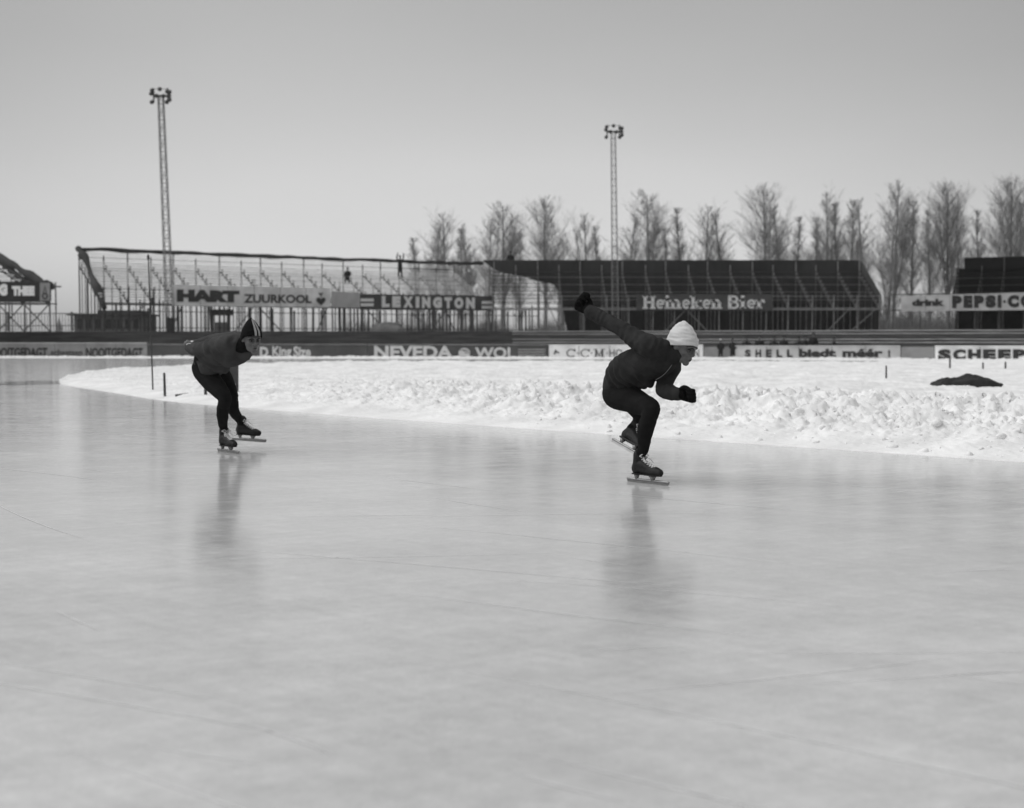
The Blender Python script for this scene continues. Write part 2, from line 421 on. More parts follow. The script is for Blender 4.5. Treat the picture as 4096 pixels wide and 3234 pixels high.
# wet dark patch at the tip of the infield
bm = bmesh.new(); cpt = at_ground(185, 1532); vv = []
for i in range(40):
    a = 2 * math.pi * i / 40; r = 1 + .25 * math.sin(3 * a + 1) + .12 * math.sin(7 * a)
    vv.append(bm.verts.new((cpt.x + 1.25 * r * math.cos(a), cpt.y + 1.5 * r * math.sin(a), .004)))
bm.faces.new(vv)
M['wet'] = mat('wet_ice', .12, .12, .3, 2, spec=.6)
tag(from_bm('meltwater_patch', bm, M['wet']), kind='structure')

# far border of the rink: boards line as a function of x pixel
BL = [(-400, 87), (0, 85), (600, 84), (1500, 82), (2500, 80), (3200, 76), (3740, 72), (4500, 67)]
def bd(fx): return float(np.interp(fx, [b[0] for b in BL], [b[1] for b in BL]))
def strip_mesh(name, cols, rows, fn, m, kind=None, smooth=True):
    v = [fn(i, j) for i in range(cols) for j in range(rows)]
    f = [(i * rows + j, (i + 1) * rows + j, (i + 1) * rows + j + 1, i * rows + j + 1) for i in range(cols - 1) for j in range(rows - 1)]
    me = bpy.data.meshes.new(name); me.from_pydata(v, [], f)
    if smooth: me.polygons.foreach_set('use_smooth', [True] * len(me.polygons))
    o = link(name, me, None, m); 
    if kind: tag(o, kind=kind)
    return o
NC = 900
fxs = np.linspace(-450, 4550, NC); ds = np.array([bd(f) for f in fxs]); xs = (fxs - 2048) / F * ds
top = .035 + .05 * fbm(xs * .35, xs * 0 + 2, 3) + .05 * billow(xs * 1.3, xs * 0 + 1, 2) + .05 * billow(xs * 3.1, xs * 0 + 4, 2) + .05 * np.maximum(0, noise2(xs * .2, xs * 0 + 8))
prof = [(.0, 1.0), (.4, 1.0), (1.0, .8), (1.8, .45), (3.2, .25), (5.5, .12), (8.0, -.1)]
strip_mesh('snow_bank', NC, len(prof), lambda i, j: (xs[i] * (1 - (prof[j][0] - .25) / ds[i]), ds[i] - prof[j][0] + .25,
           float(max(-.02, prof[j][1] * top[i] + (.02 * noise2(np.array([xs[i] * 2.]), np.array([j * 1.7]))[0])) if j < 6 else -.03)), M['snow'], 'structure')

# embankment with terrace steps
EZ = 1.72
steps = 6
def emb_profile():
    pr = [(1.0, -.05), (1.0, .62)]
    for k_ in range(steps):
        y0 = 1.0 + (k_ + 1) * 1.05; z = .62 + (k_) * (EZ - .62) / steps
        pr.append((y0, z)); pr.append((y0, z + (EZ - .62) / steps))
    pr += [(30, EZ), (60, EZ), (70, -.05)]
    return pr
pr = emb_profile()
strip_mesh('embankment', 120, len(pr), lambda i, j: ((np.linspace(-900, 5000, 120)[i] - 2048) / F * (bd(np.linspace(-900, 5000, 120)[i])) * (1 + pr[j][0] / 90) , bd(np.linspace(-900, 5000, 120)[i]) + pr[j][0], pr[j][1]), M['earth'], 'structure', False)
# timber edging of each terrace step, in lengths along the embankment
tr = empty('terrace', at_ground(2048, 1430, 0)); tr.location = (0, 84, 0)
tag(tr, 'low dark plank terrace rising in steps behind the advertising boards', 'terrace')
for k_ in range(steps):
    for a_, b_ in ((-450, 900), (900, 2050), (2050, 2950), (2950, 3600), (3600, 4550)):
        bm = bmesh.new(); y0 = 1.0 + (k_ + 1) * 1.05 - .06; z = .62 + (k_ + .98) * (EZ - .62) / steps
        n_ = 6
        for q in range(n_):
            f0 = a_ + (b_ - a_) * q / n_; f1 = a_ + (b_ - a_) * (q + 1) / n_
            p = Vector(((f0 - 2048) / F * bd(f0) * (1 + y0 / 90), bd(f0) + y0, z + rng.uniform(-.012, .012)))
            p2 = Vector(((f1 - 2048) / F * bd(f1) * (1 + y0 / 90), bd(f1) + y0, z + rng.uniform(-.012, .012)))
            bar(bm, p, p2 - (p2 - p) * .003, .10, .07)
        light = (a_ >= 2050 and k_ in (1, 2, 4, 5)) or (a_ == 900 and k_ == 3) or (a_ == -450 and k_ in (2,))
        from_bm('step_plank', bm, M['plank_light'] if light and a_ >= 2050 else M['plank_dark'], tr)

# ------------------------------------------------------------------ lettering
def text_tris(txt, bold=.0):
    cu = bpy.data.curves.new('t', 'FONT'); cu.body = txt; cu.size = 1; cu.offset = bold; cu.resolution_u = 3
    o = bpy.data.objects.new('t', cu); COL.objects.link(o)
    dg = bpy.context.evaluated_depsgraph_get(); dg.update()
    me = bpy.data.meshes.new_from_object(o.evaluated_get(dg))
    v = np.array([x.co[:2] for x in me.vertices]); f = [tuple(p.vertices) for p in me.polygons]
    bpy.data.objects.remove(o); bpy.data.curves.remove(cu); bpy.data.meshes.remove(me)
    v -= v.min(0); v /= v.max(0); return v, f
def ribbon(vs, fs, pts, w):
    pts = [np.array(p, float) for p in pts]; b = len(vs); n = len(pts)
    for i, p in enumerate(pts):
        d = pts[min(i + 1, n - 1)] - pts[max(i - 1, 0)]; d = d / (np.linalg.norm(d) + 1e-9); nrm = np.array([-d[1], d[0]]) * w / 2
        vs.append(p + nrm); vs.append(p - nrm)
    for i in range(n - 1): fs.append((b + 2 * i, b + 2 * i + 1, b + 2 * i + 3, b + 2 * i + 2))
def arc(cx, cy, rx, ry, a0, a1, n=12):
    return [(cx + rx * math.cos(R(a0 + (a1 - a0) * i / n)), cy + ry * math.sin(R(a0 + (a1 - a0) * i / n))) for i in range(n + 1)]
def slab_text(txt, W=.2, T=.11):
    """slab-serif stroke letters; cap height 1, x-height .7"""
    G = {
     'H': (.95, [((.2, 0), (.2, 1)), ((.75, 0), (.75, 1))], [((.2, .5), (.75, .5))], [(.2, 0), (.2, 1), (.75, 0), (.75, 1)]),
     'B': (.85, [((.2, 0), (.2, 1))], [[(.1, .95), (.45, .95)] + arc(.45, .74, .22, .21, 90, -90) + [(.2, .53)], [(.2, .5), (.45, .5)] + arc(.45, .27, .27, .23, 90, -90) + [(.08, .05)]], []),
     'e': (.66, [], [[(.14, .36), (.56, .36)] + arc(.35, .36, .22, .29, 0, 315)], []),
     'i': (.42, [((.2, 0), (.2, .68)), ((.2, .84), (.2, 1.02))], [], [(.2, 0), (.15, .68)]),
     'n': (.82, [((.2, 0), (.2, .68)), ((.62, 0), (.62, .5))], [arc(.41, .42, .21, .24, 0, 180)], [(.2, 0), (.14, .68), (.62, 0)]),
     'k': (.84, [((.2, 0), (.2, 1))], [[(.25, .3), (.62, .66)], [(.36, .38), (.64, .03)]], [(.2, 0), (.14, 1), (.66, .66), (.66, 0)]),
     'r': (.62, [((.2, 0), (.2, .68))], [arc(.42, .4, .2, .24, 170, 60), [(.5, .58), (.52, .46)]], [(.2, 0), (.14, .68)]),
     'C': (.95, [], [arc(.48, .5, .36, .44, 40, 320, 18), [(.76, .66), (.8, .98)]], []),
     'M': (1.1, [((.2, 0), (.2, 1)), ((.88, 0), (.88, 1))], [[(.2, .98), (.54, .1)], [(.54, .1), (.88, .98)]], [(.2, 0), (.88, 0), (.12, 1), (.96, 1)]),
     ' ': (.45, [], [], []), }
    vs, fs = [], []; x = 0
    for ch in txt:
        adv, st, th, se = G[ch]
        for a, b in st: ribbon(vs, fs, [(a[0] + x, a[1]), (b[0] + x, b[1])], W)
        for p in th: ribbon(vs, fs, [(q[0] + x, q[1]) for q in p], T * 1.25)
        for s in se:
            yy = s[1] + (T / 2 if s[1] == 0 else -T / 2)
            ribbon(vs, fs, [(s[0] + x - .2, yy), (s[0] + x + .2, yy)], T)
        x += adv
    v = np.array(vs); v -= v.min(0); v /= v.max(0); return v, fs
class Plane:
    """vertical plane through two ground points (xy)"""
    def __init__(s, a, b, off=0):
        s.a = Vector((a[0], a[1], 0)); d = Vector((b[0], b[1], 0)) - s.a; s.d = d.normalized()
        s.n = Vector((s.d.y, -s.d.x, 0)); s.a += s.n * off
    def hit(s, fx, fy):
        r = ray(fx, fy); o = Vector((0, 0, CH)); t = (s.a - o).dot(s.n) / r.dot(s.n); return o + r * t
def lettering(pl, vf, fx0, fx1, fyt, fyb, m, parent, off=.03, fyt1=None, fyb1=None):
    v, f = vf; fyt1 = fyt if fyt1 is None else fyt1; fyb1 = fyb if fyb1 is None else fyb1
    A, B_, C_, D_ = pl.hit(fx0, fyb), pl.hit(fx1, fyb1), pl.hit(fx0, fyt), pl.hit(fx1, fyt1)
    bm = bmesh.new(); vs = []
    for x, y in v:
        vs.append(bm.verts.new((A * (1 - x) + B_ * x) * (1 - y) + (C_ * (1 - x) + D_ * x) * y + pl.n * off))
    for q in f:
        try: bm.faces.new([vs[i] for i in q])
        except ValueError: pass
    return from_bm('lettering', bm, m, parent)
def lerp_(a, b, t): return a + (b - a) * t
def sign(name, pl, fx0, fx1, fyt, fyb, m, label, cat='advertising board', group=None, fyt1=None, fyb1=None, th=.05, frame_m=None, parts=True):
    fyt1 = fyt if fyt1 is None else fyt1; fyb1 = fyb if fyb1 is None else fyb1
    c = [pl.hit(fx0, fyb), pl.hit(fx1, fyb1), pl.hit(fx1, fyt1), pl.hit(fx0, fyt)]
    base = (c[0] + c[1]) / 2; root = empty(name, base); tag(root, label, cat, group)
    bm = bmesh.new()
    a = [bm.verts.new(p) for p in c]; b = [bm.verts.new(p - pl.n * th) for p in c]
    bm.faces.new(a); bm.faces.new(b[::-1])
    for i in range(4): bm.faces.new((a[i], b[i], b[(i + 1) % 4], a[(i + 1) % 4]))
    bmesh.ops.recalc_face_normals(bm, faces=bm.faces)
    from_bm('panel', bm, m, root)
    W_ = (c[1] - c[0]).length; nj = max(1, int(W_ / 1.9))
    for q in range(1, nj):
        t_ = q / nj; a_ = lerp_(c[0], c[1], t_) + pl.n * .006; b_ = lerp_(c[3], c[2], t_) + pl.n * .006; dx = (c[1] - c[0]).normalized() * .014
        bm = bmesh.new(); bm.faces.new([bm.verts.new(p) for p in (a_ - dx, a_ + dx, b_ + dx, b_ - dx)]); from_bm('panel_joint', bm, M['ink_mid'], root)
    if frame_m:
        bm = bmesh.new(); bar(bm, c[3] + pl.n * .02 + Vector((0, 0, .03)), c[2] + pl.n * .02 + Vector((0, 0, .03)), .07, .06); from_bm('top_rail', bm, frame_m, root)
    return root

def bpl(f0, f1):
    return Plane(((f0 - 2048) / F * bd(f0), bd(f0)), ((f1 - 2048) / F * bd(f1), bd(f1)))
G_B = 'advertising boards along the far side of the rink'
pl = bpl(-300, 590); s_ = sign('advertising_board', pl, -260, 588, 1375, 1450, M['board_mid'], 'dull grey board lettered NOOITGEDAGT twice with schaatsen between, left of the thin pole', group=G_B, frame_m=M['board_g'])
lettering(pl, text_tris('NOOITGEDAGT', .035), -48, 190, 1391, 1431, M['ink'], s_)
lettering(pl, text_tris('schaatsen', .02), 204, 330, 1398, 1425, M['ink_mid'], s_)
lettering(pl, text_tris('NOOITGEDAGT', .035), 345, 572, 1392, 1431, M['ink'], s_)
pl = bpl(592, 1470); s_ = sign('advertising_board', pl, 592, 1468, 1380, 1450, M['board_d'], 'dark board with pale lettering D King Size, behind the left skater', group=G_B, frame_m=M['board_mid'])
lettering(pl, text_tris('D', .05), 1040, 1074, 1388, 1430, M['paint_dim'], s_)
lettering(pl, text_tris('King', .035), 1090, 1166, 1386, 1437, M['paint_dim'], s_)
lettering(pl, text_tris('Size', .035), 1174, 1244, 1386, 1430, M['paint_dim'], s_)
pl = bpl(1472, 2194); s_ = sign('advertising_board', pl, 1472, 2192, 1381, 1450, M['board_d'], 'dark board with large pale letters NEVEDA WOL and a ball of yarn', group=G_B, frame_m=M['board_mid'])
lettering(pl, text_tris('NEVEDA', .04), 1497, 1812, 1384, 1434, M['paint_dim'], s_)
lettering(pl, text_tris('WOL', .035), 1900, 2062, 1390, 1434, M['paint_dim'], s_)
vs, fs = [], []; vs2 = arc(.5, .5, .5, .5, 0, 360, 24)
lettering(pl, (np.array(vs2[:-1]), [tuple(range(24))]), 1834, 1882, 1393, 1432, M['paint_dim'], s_)
for q in range(3):
    vs, fs = [], []; ribbon(vs, fs, arc(.1 + q * .25, .1, .75, .8, 20, 100), .06); lettering(pl, (np.array(vs), fs), 1838, 1872, 1397, 1430, M['board_d'], s_, .045)
for q in range(3):
    vs = [(0, 0), (1, 0), (1, 1), (0, 1)]; lettering(pl, (np.array(vs), [(0, 1, 2, 3)]), 2072, 2182, 1398 + q * 10, 1401 + q * 10, M['board_g'], s_)
pl = bpl(2196, 2815); s_ = sign('advertising_board', pl, 2196, 2812, 1383, 1450, M['board_w'], 'white board with widely spaced dark letters C C M behind the front skater', group=G_B, frame_m=M['board_w'])
vs, fs = [], []; ribbon(vs, fs, [(.1, 0), (.35, 1), (.5, .45), (.95, .35)], .3); lettering(pl, (np.array(vs), fs), 2216, 2238, 1400, 1418, M['ink_mid'], s_)
for a_, b_, ch in ((2266, 2302, 'C'), (2322, 2360, 'C'), (2374, 2420, 'M')):
    lettering(pl, slab_text(ch, .17, .07), a_, b_, 1397, 1429, M['ink'], s_)
for a_ in (2309, 2364, 2426):
    lettering(pl, (np.array([(0, 0), (1, 0), (1, 1), (0, 1)]), [(0, 1, 2, 3)]), a_, a_ + 5, 1411, 1416, M['ink_mid'], s_)
lettering(pl, text_tris('HO'), 2438, 2490, 1398, 1428, M['ink_mid'], s_)
lettering(pl, text_tris('N'), 2776, 2796, 1398, 1428, M['ink_mid'], s_)
pl = bpl(2815, 2940); s_ = sign('advertising_board', pl, 2816, 2938, 1388, 1450, M['board_mid'], 'short blank grey board behind the two people standing at the rink edge', group=G_B)
pl = bpl(2940, 3603); s_ = sign('advertising_board', pl, 2941, 3601, 1387, 1455, M['board_g'], 'light grey board lettered SHELL biedt meer with accents and exclamation mark', group=G_B, frame_m=M['board_g'])
for i, ch in enumerate('SHELL'):
    a_ = 2980 + i * 42; lettering(pl, text_tris(ch, .05), a_, a_ + 23, 1399, 1430, M['ink'], s_)
lettering(pl, text_tris('biedt', .05), 3196, 3344, 1396, 1430, M['ink'], s_)
lettering(pl, text_tris('méér', .05), 3370, 3532, 1397, 1430, M['ink'], s_)
lettering(pl, text_tris('!', .05), 3553, 3561, 1401, 1431, M['ink'], s_)
pl = bpl(3604, 3738); s_ = sign('advertising_board', pl, 3605, 3736, 1388, 1460, M['board_mid'], 'blank dull board between the light grey board and the white SCHEEP board', group=G_B)
pl = bpl(3740, 4300); s_ = sign('advertising_board', pl, 3740, 4300, 1388, 1465, M['board_w'], 'white board with huge black letters SCHEEP at the right edge', group=G_B, frame_m=M['board_w'])
for i, ch in enumerate('SCHEEP'):
    a_ = 3752 + i * 60; lettering(pl, text_tris(ch, .07), a_, a_ + 52, 1398, 1441, M['ink'], s_)

# ------------------------------------------------------------------ scaffold stands
def lerp(a, b, t): return a + (b - a) * t
class Stand:
    def __init__(s, FL, FR, BLc, BR, floor, seat, roll):
        s.c = [Vector((*p, 0)) for p in (FL, FR, BLc, BR)]; s.floor, s.seat, s.roll = floor, seat, roll
    def p(s, t, r, z):
        v = lerp(lerp(s.c[0], s.c[1], t), lerp(s.c[2], s.c[3], t), r); return Vector((v.x, v.y, z))
    def rake(s, r): return lerp(s.floor, s.seat, r)
def build_stand(S, label, bays, rows, mb, ms, extra=True, base=EZ, brace=(), group='scaffold grandstands', name='grandstand', under=1.0, rails=True):
    root = empty(name, S.p(.5, 0, base)); tag(root, label, 'grandstand', group)
    for i in range(bays + 1):
        t = i / bays; tt_ = t + (0 if i in (0, bays) else rng.uniform(-.06, .06) / bays)
        bm = bmesh.new(); bar(bm, S.p(tt_, 0, S.rake(0)), S.p(tt_, 1, S.rake(1)), .06, .16 if rows < 12 else .12)
        for k_ in range(0, rows, 1 if rows < 12 else 2):          # stepped brackets
            r = (k_ + .5) / rows; z = S.rake(r)
            bar(bm, S.p(tt_, r, z), S.p(tt_, r, z + .42), .09, .09)
            bar(bm, S.p(tt_, r - .45 / rows, z + .25), S.p(tt_, r + .2 / rows, z + .25), .09, .08)
        from_bm('stringer', bm, ms, root)
        for j, r in enumerate((0, .34, .67, 1)):
            bm = bmesh.new(); zt = S.rake(r)
            if r == 1: zt = S.roll if i % 2 == 0 or i == bays else S.seat + .9
            if r == 0: zt = S.floor + 1.2
            bar(bm, S.p(tt_, r, base - .1) + Vector((rng.uniform(-.05, .05), 0, 0)), S.p(tt_, r, zt), .085 if r in (0, 1) else .065)
            from_bm('post', bm, ms, root)
    if extra:
        for i in range(bays):
            bm = bmesh.new(); t = (i + .5 + rng.uniform(-.15, .15)) / bays; r = rng.choice((0, .5, .8)); bar(bm, S.p(t, r, base), S.p(t + rng.uniform(-.004, .004), r, S.rake(r)), .07)
            from_bm('post', bm, ms, root)
    for k_ in range(rows):
        r = (k_ + .5) / rows
        bm = bmesh.new(); z = S.rake(r) + .44
        bar(bm, S.p(-.004, r, z), S.p(1.004, r, z), .26, .06 if rows < 12 else .08); from_bm('bench', bm, mb, root)
        bm = bmesh.new(); z = S.rake(r - .4 / rows) + .1
        bar(bm, S.p(0, r - .45 / rows, z), S.p(1, r - .45 / rows, z), .22, .05); from_bm('footboard', bm, mb if k_ % 2 else ms, root)
    if rails:
        for q in range(4):
            z = lerp(S.seat + .5, S.roll - .15, q / 4 + .08)
            bm = bmesh.new(); bar(bm, S.p(0, 1, z), S.p(1, 1, z), .05); from_bm('rail', bm, mb if q != 1 else ms, root)
    bm = bmesh.new(); bar(bm, S.p(-.005, -.01, S.floor), S.p(1.005, -.01, S.floor), .12, .14); from_bm('front_beam', bm, ms, root)
    bm = bmesh.new(); bar(bm, S.p(0, 0, S.floor + 1.1), S.p(1, 0, S.floor + 1.1), .06); from_bm('rail', bm, ms, root)
    for (a, b, r) in brace:
        bm = bmesh.new(); bar(bm, S.p(a, r, base), S.p(b, r, S.rake(r)), .07); from_bm('brace', bm, ms, root)
    return root
def roll_tube(pts, rad, m, parent, name='rolled_canvas', seed=1, amp=.3, n=60, sag=.0):
    rr = random.Random(seed); bm = bmesh.new(); q = []
    for i in range(n + 1):
        t = i / n * (len(pts) - 1); k_ = min(int(t), len(pts) - 2); p = lerp(Vector(pts[k_]), Vector(pts[k_ + 1]), t - k_)
        nz_ = float(noise2(np.array([i * .23 + seed * 3]), np.array([seed * 1.7]))[0])
        q.append((p + Vector((0, 0, nz_ * rad * .9)), rad * (1 + amp * 2 * float(noise2(np.array([i * .41]), np.array([seed * 5.1]))[0]))))
    tube(bm, q, 1, 8); return from_bm(name, bm, m, parent, True)

S1 = Stand((-29.3, 92), (-1.9, 109.5), (-32.8, 97.4), (-5.2, 115.0), 3.72, 6.7, 8.0)
st1 = build_stand(S1, 'open scaffold grandstand with pale benches and canvas rolled up along its top rail', 18, 14, M['bench'], M['scaf'],
                  brace=((.04, .09, 0), (.3, .35, 0), (.42, .36, 0), (.55, .6, .5), (.7, .64, 0), (.82, .87, 0), (.95, .9, .5), (.18, .23, .5)))
roll_tube([S1.p(-.002, 1, 8.05), S1.p(.5, 1, 8.0), S1.p(.93, 1, 8.0), S1.p(1.09, 1.0, 8.15)], .15, M['canvas'], st1, seed=2, n=90)
roll_tube([S1.p(0, 1.02, 8.0), S1.p(0, .75, 7.3), S1.p(.0, .4, 5.6), S1.p(.0, .1, 4.1), S1.p(.002, 0, 3.5)], .27, M['canvas'], st1, seed=4, amp=.45, n=24)
for q in range(7):
    r = .1 + q * .13; bm = bmesh.new(); bar(bm, S1.p(0, r, EZ), S1.p(0, r, S1.rake(r) + .6), .06); from_bm('post', bm, M['scaf'], st1)

S2 = Stand((-1.6, 107.5), (30.8, 107.5), (-1.6, 114.0), (30.8, 114.0), 3.72, 6.9, 8.15)
st2 = build_stand(S2, 'long dark grandstand closed behind with black canvas, its scaffold posts showing pale', 17, 9, M['bench_dark'], M['scaf_pale'],
                  brace=((.44, .5, 0), (.56, .5, 0), (.92, .99, 0), (.86, .92, 0), (.18, .13, .5)), extra=False, rails=False)
# black canvas: closed from t=.2, draped at its left end
def canvas_sheet(name, S, t0, t1, zb, zt, parent, r=1.03, drape=None, n=70):
    bm = bmesh.new(); rows_ = 12; g = []
    for i in range(n + 1):
        t = lerp(t0, t1, i / n); col = []
        b0 = zb if drape is None else drape(t)
        for j in range(rows_ + 1):
            z = lerp(b0, zt, j / rows_)
            o = .08 * float(noise2(np.array([t * 60.]), np.array([z * .4]))[0])
            col.append(bm.verts.new(S.p(t, r, z) + Vector((0, o, 0))))
        g.append(col)
    for a, b in zip(g, g[1:]):
        for j in range(rows_): bm.faces.new((a[j], b[j], b[j + 1], a[j + 1]))
    return from_bm(name, bm, M['canvas'], parent, True)
def drape2(t):
    return float(np.interp(t, [-.03, -.01, .01, .03, .07, .12, .165, .185, .19, .2], [8.15, 7.7, 7.3, 7.05, 6.9, 6.4, 6.1, 5.0, 4.0, EZ - .1]))
canvas_sheet('canvas_back', S2, -.03, 1.0, 0, 8.25, st2, drape=drape2, n=110)
bm = bmesh.new()
ends = [S2.p(1.003, 0, EZ), S2.p(1.003, 1.03, EZ), S2.p(1.003, 1.03, 8.2), S2.p(1.003, .9, 7.9), S2.p(1.003, .02, 4.9)]
ends = [e + Vector((.02 * i, 0, 0)) for i, e in enumerate(ends)]
bm.faces.new([bm.verts.new(e) for e in ends]); from_bm('canvas_end', bm, M['canvas'], st2)
# sloping canvas laid under the upper seats
S3 = Stand((35.7, 104.6), (51, 98.4), (38.3, 110.3), (53.5, 104.2), 3.6, 6.6, 8.2)
st3 = build_stand(S3, 'dark canvas covered grandstand at the right edge behind the drink board', 9, 9, M['canvas_black'], M['scaf'], extra=False, rails=False)
canvas_sheet('canvas_back', S3, -.01, 1, EZ - .1, 7.3, st3, drape=lambda t: EZ - .1, n=50)
bm = bmesh.new(); bar(bm, S3.p(-.28, -.01, 3.6), S3.p(0, -.01, 3.6), .1); bar(bm, S3.p(-.28, -.01, 4.9), S3.p(0, -.01, 4.9), .08)
for q in (-.27, -.14): bar(bm, S3.p(q, 0, EZ), S3.p(q, 0, 4.9), .08)
from_bm('outrigger', bm, M['scaf'], st3)
canvas_sheet('canvas_roof_edge', S3, .03, 1, 7.2, 8.2, st3, r=1.0, n=40)
for o_ in st3.children:
    if o_.name.startswith('canvas'): o_.data.materials[0] = M['canvas_black']
S0 = Stand((-39.5, 85.6), (-31.0, 86), (-44.5, 89.0), (-36.4, 90.2), 3.55, 6.4, 7.1)
st0 = build_stand(S0, 'open scaffold stand at the left edge with a black board on its front', 5, 8, M['bench'], M['scaf'], brace=((1, .8, 0), (.8, 1, 0), (.6, .8, 0), (.8, .6, 0)))
roll_tube([S0.p(1, 1.05, 7.2), S0.p(1, .55, 6.1), S0.p(1, .1, 4.9), S0.p(1.02, 0, 4.7)], .25, M['canvas'], st0, seed=7, amp=.5, n=26)
roll_tube([S0.p(1, 1, 6.9), S0.p(1, .5, 5.4), S0.p(1, .1, 4.55)], .2, M['canvas'], st0, seed=9, amp=.6, n=20)
bm = bmesh.new(); bar(bm, S0.p(.8, 0, 4.7), S0.p(1.08, -.03, 4.7), .09, .1); bar(bm, S0.p(1.05, 0, EZ), S0.p(1.05, 0, 5.0), .07); bar(bm, S0.p(.8, 0, 3.55), S0.p(1.06, 0, 3.55), .08); from_bm('outrigger', bm, M['scaf'], st0)
# railing under the left stand
rt = empty('railing', S0.p(.8, -.5, EZ)); tag(rt, 'low picket railing under the left stand', 'railing')
bm = bmesh.new(); bar(bm, S0.p(0, -.4, EZ + .35), S0.p(1.03, -.4, EZ + .35), .05); bar(bm, S0.p(0, -.4, EZ + 1.15), S0.p(1.03, -.4, EZ + 1.15), .05); from_bm('rail', bm, M['scaf'], rt)
bm = bmesh.new(); n_ = 46
for i in range(n_ + 1): bar(bm, S0.p(1.03 * i / n_, -.4, EZ), S0.p(1.03 * i / n_, -.4, EZ + 1.2), .03)
from_bm('pickets', bm, M['scaf'], rt)
for t in (.1, .5, .98):
    bm = bmesh.new(); bar(bm, S0.p(t, -.42, EZ), S0.p(t, -.42, EZ + 1.25), .14); from_bm('post', bm, M['scaf'], rt)

fe = empty('scaffold_slats', (-15, 106, EZ)); tag(fe, 'tall upright slats standing in for the crowded scaffold poles under the open stand', 'scaffolding')  # slat row added in place of the crowd of scaffold uprights
A_, B_ = Vector((-31.0, 100.5, EZ)), Vector((2.5, 121, EZ)); bm = bmesh.new(); rr_ = random.Random(12); t = 0
while t < 1:
    p = lerp(A_, B_, t); wd_ = rr_.choice((.05, .08, .12, .16)); bar(bm, p, p + Vector((rr_.uniform(-.03, .03), 0, rr_.uniform(1.9, 2.7))), wd_, .03); t += (wd_ + rr_.choice((.12, .2, .28, .5))) / (B_ - A_).length
from_bm('slats', bm, M['scaf'], fe)
bm = bmesh.new()
for z_ in (.4, 1.7): bar(bm, A_ + Vector((0, 0, z_)), B_ + Vector((0, 0, z_)), .06)
from_bm('rail', bm, M['scaf'], fe)
# boards hung on the stand fronts
G_S = 'advertising signs hung on the grandstand fronts'
def spl(S, off=.25): return Plane(S.c[0][:2], S.c[1][:2], off)
pl = spl(S1)
s_ = sign('advertising_sign', pl, 690, 1322, 1143, 1224, M['board_w'], 'long white sign lettered HART ZUURKOOL with a small emblem, on the open stand', 'advertising sign', G_S, 1152, 1230)
lettering(pl, text_tris('HART', .09), 707, 957, 1158, 1208, M['ink_mid'], s_, fyt1=1164, fyb1=1211)
lettering(pl, text_tris('ZUURKOOL', .035), 975, 1246, 1177, 1213, M['ink_mid'], s_, fyt1=1181, fyb1=1214)
hv = []
for i in range(32):
    a = 2 * math.pi * i / 32; hv.append((.5 + .03125 * 16 * math.sin(a) ** 3, .5 + .035 * (13 * math.cos(a) - 5 * math.cos(2 * a) - 2 * math.cos(3 * a) - math.cos(4 * a))))
lettering(pl, (np.array(hv), [tuple(range(32))]), 1264, 1302, 1188, 1222, M['ink_mid'], s_)
vs, fs = [], []; ribbon(vs, fs, [(.5, 0), (.5, 1)], .2); ribbon(vs, fs, [(.1, 1), (.5, .4), (.9, 1)], .2); lettering(pl, (np.array(vs), fs), 1272, 1294, 1172, 1190, M['ink_mid'], s_)
s_ = sign('advertising_sign', pl, 1326, 1438, 1168, 1230, M['board_g'], 'weathered blank grey panel between the white sign and the LEXINGTON sign', 'advertising sign', G_S, 1172, 1232)
s_ = sign('advertising_sign', pl, 1440, 1978, 1176, 1240, M['board_d'], 'dark sign lettered LEXINGTON in tall pale capitals with double bars', 'advertising sign', G_S, 1186, 1242)
sx = 1526
for ch, w_ in zip('LEXINGTON', (32, 34, 40, 15, 34, 36, 30, 36, 36)):
    dy_ = (sx - 1526) / 370 * 7; lettering(pl, text_tris(ch, .09), sx, sx + w_, 1185 + dy_, 1230 + dy_, M['paint'], s_); sx += w_ + 10
for a_, b_, yo in ((1442, 1494, 0), (1926, 1972, 10)):
    for q in range(2): lettering(pl, (np.array([(0, 0), (1, 0), (1, 1), (0, 1)]), [(0, 1, 2, 3)]), a_, b_, 1195 + q * 19 + yo, 1207 + q * 19 + yo, M['paint'], s_)
pl = spl(S2)
s_ = sign('advertising_sign', pl, 2545, 3090, 1178, 1243, M['board_d'], 'dark sign with cream slab letters Heineken Bier on the canvas covered stand', 'advertising sign', G_S)
lettering(pl, slab_text('Heineken', .23, .12), 2570, 2888, 1183, 1237, M['paint'], s_)
lettering(pl, slab_text('Bier', .23, .12), 2912, 3060, 1183, 1237, M['paint'], s_)
pl = spl(S3)
s_ = sign('advertising_sign', pl, 3604, 4420, 1186, 1246, M['board_g'], 'pale sign lettered drink PEPSI CO cut off by the right edge', 'advertising sign', G_S, 1160, 1238)
lettering(pl, text_tris('drink', .06), 3648, 3778, 1198, 1225, M['ink'], s_, fyt1=1196, fyb1=1224)
sx = 3808
for ch, w_ in zip('PEPSI·COLA', (40, 36, 40, 42, 16, 12, 46, 50, 34, 40)):
    dy_ = -(sx - 3808) / 300 * 3
    if ch == '·': lettering(pl, (np.array(arc(.5, .5, .5, .5, 0, 345, 15)), [tuple(range(16))]), sx, sx + w_, 1204 + dy_, 1215 + dy_, M['ink'], s_)
    elif sx < 4120: lettering(pl, text_tris(ch, .09), sx, sx + w_, 1183 + dy_, 1233 + dy_, M['ink'], s_)
    sx += w_ + 6
pl = spl(S0)
s_ = sign('advertising_sign', pl, -260, 204, 1124, 1208, M['board_k'], 'black sign lettered G THEE with a grey crest panel, at the left edge', 'advertising sign', G_S, 1130, 1206)
lettering(pl, text_tris('G', .1), -4, 30, 1136, 1184, M['paint'], s_)
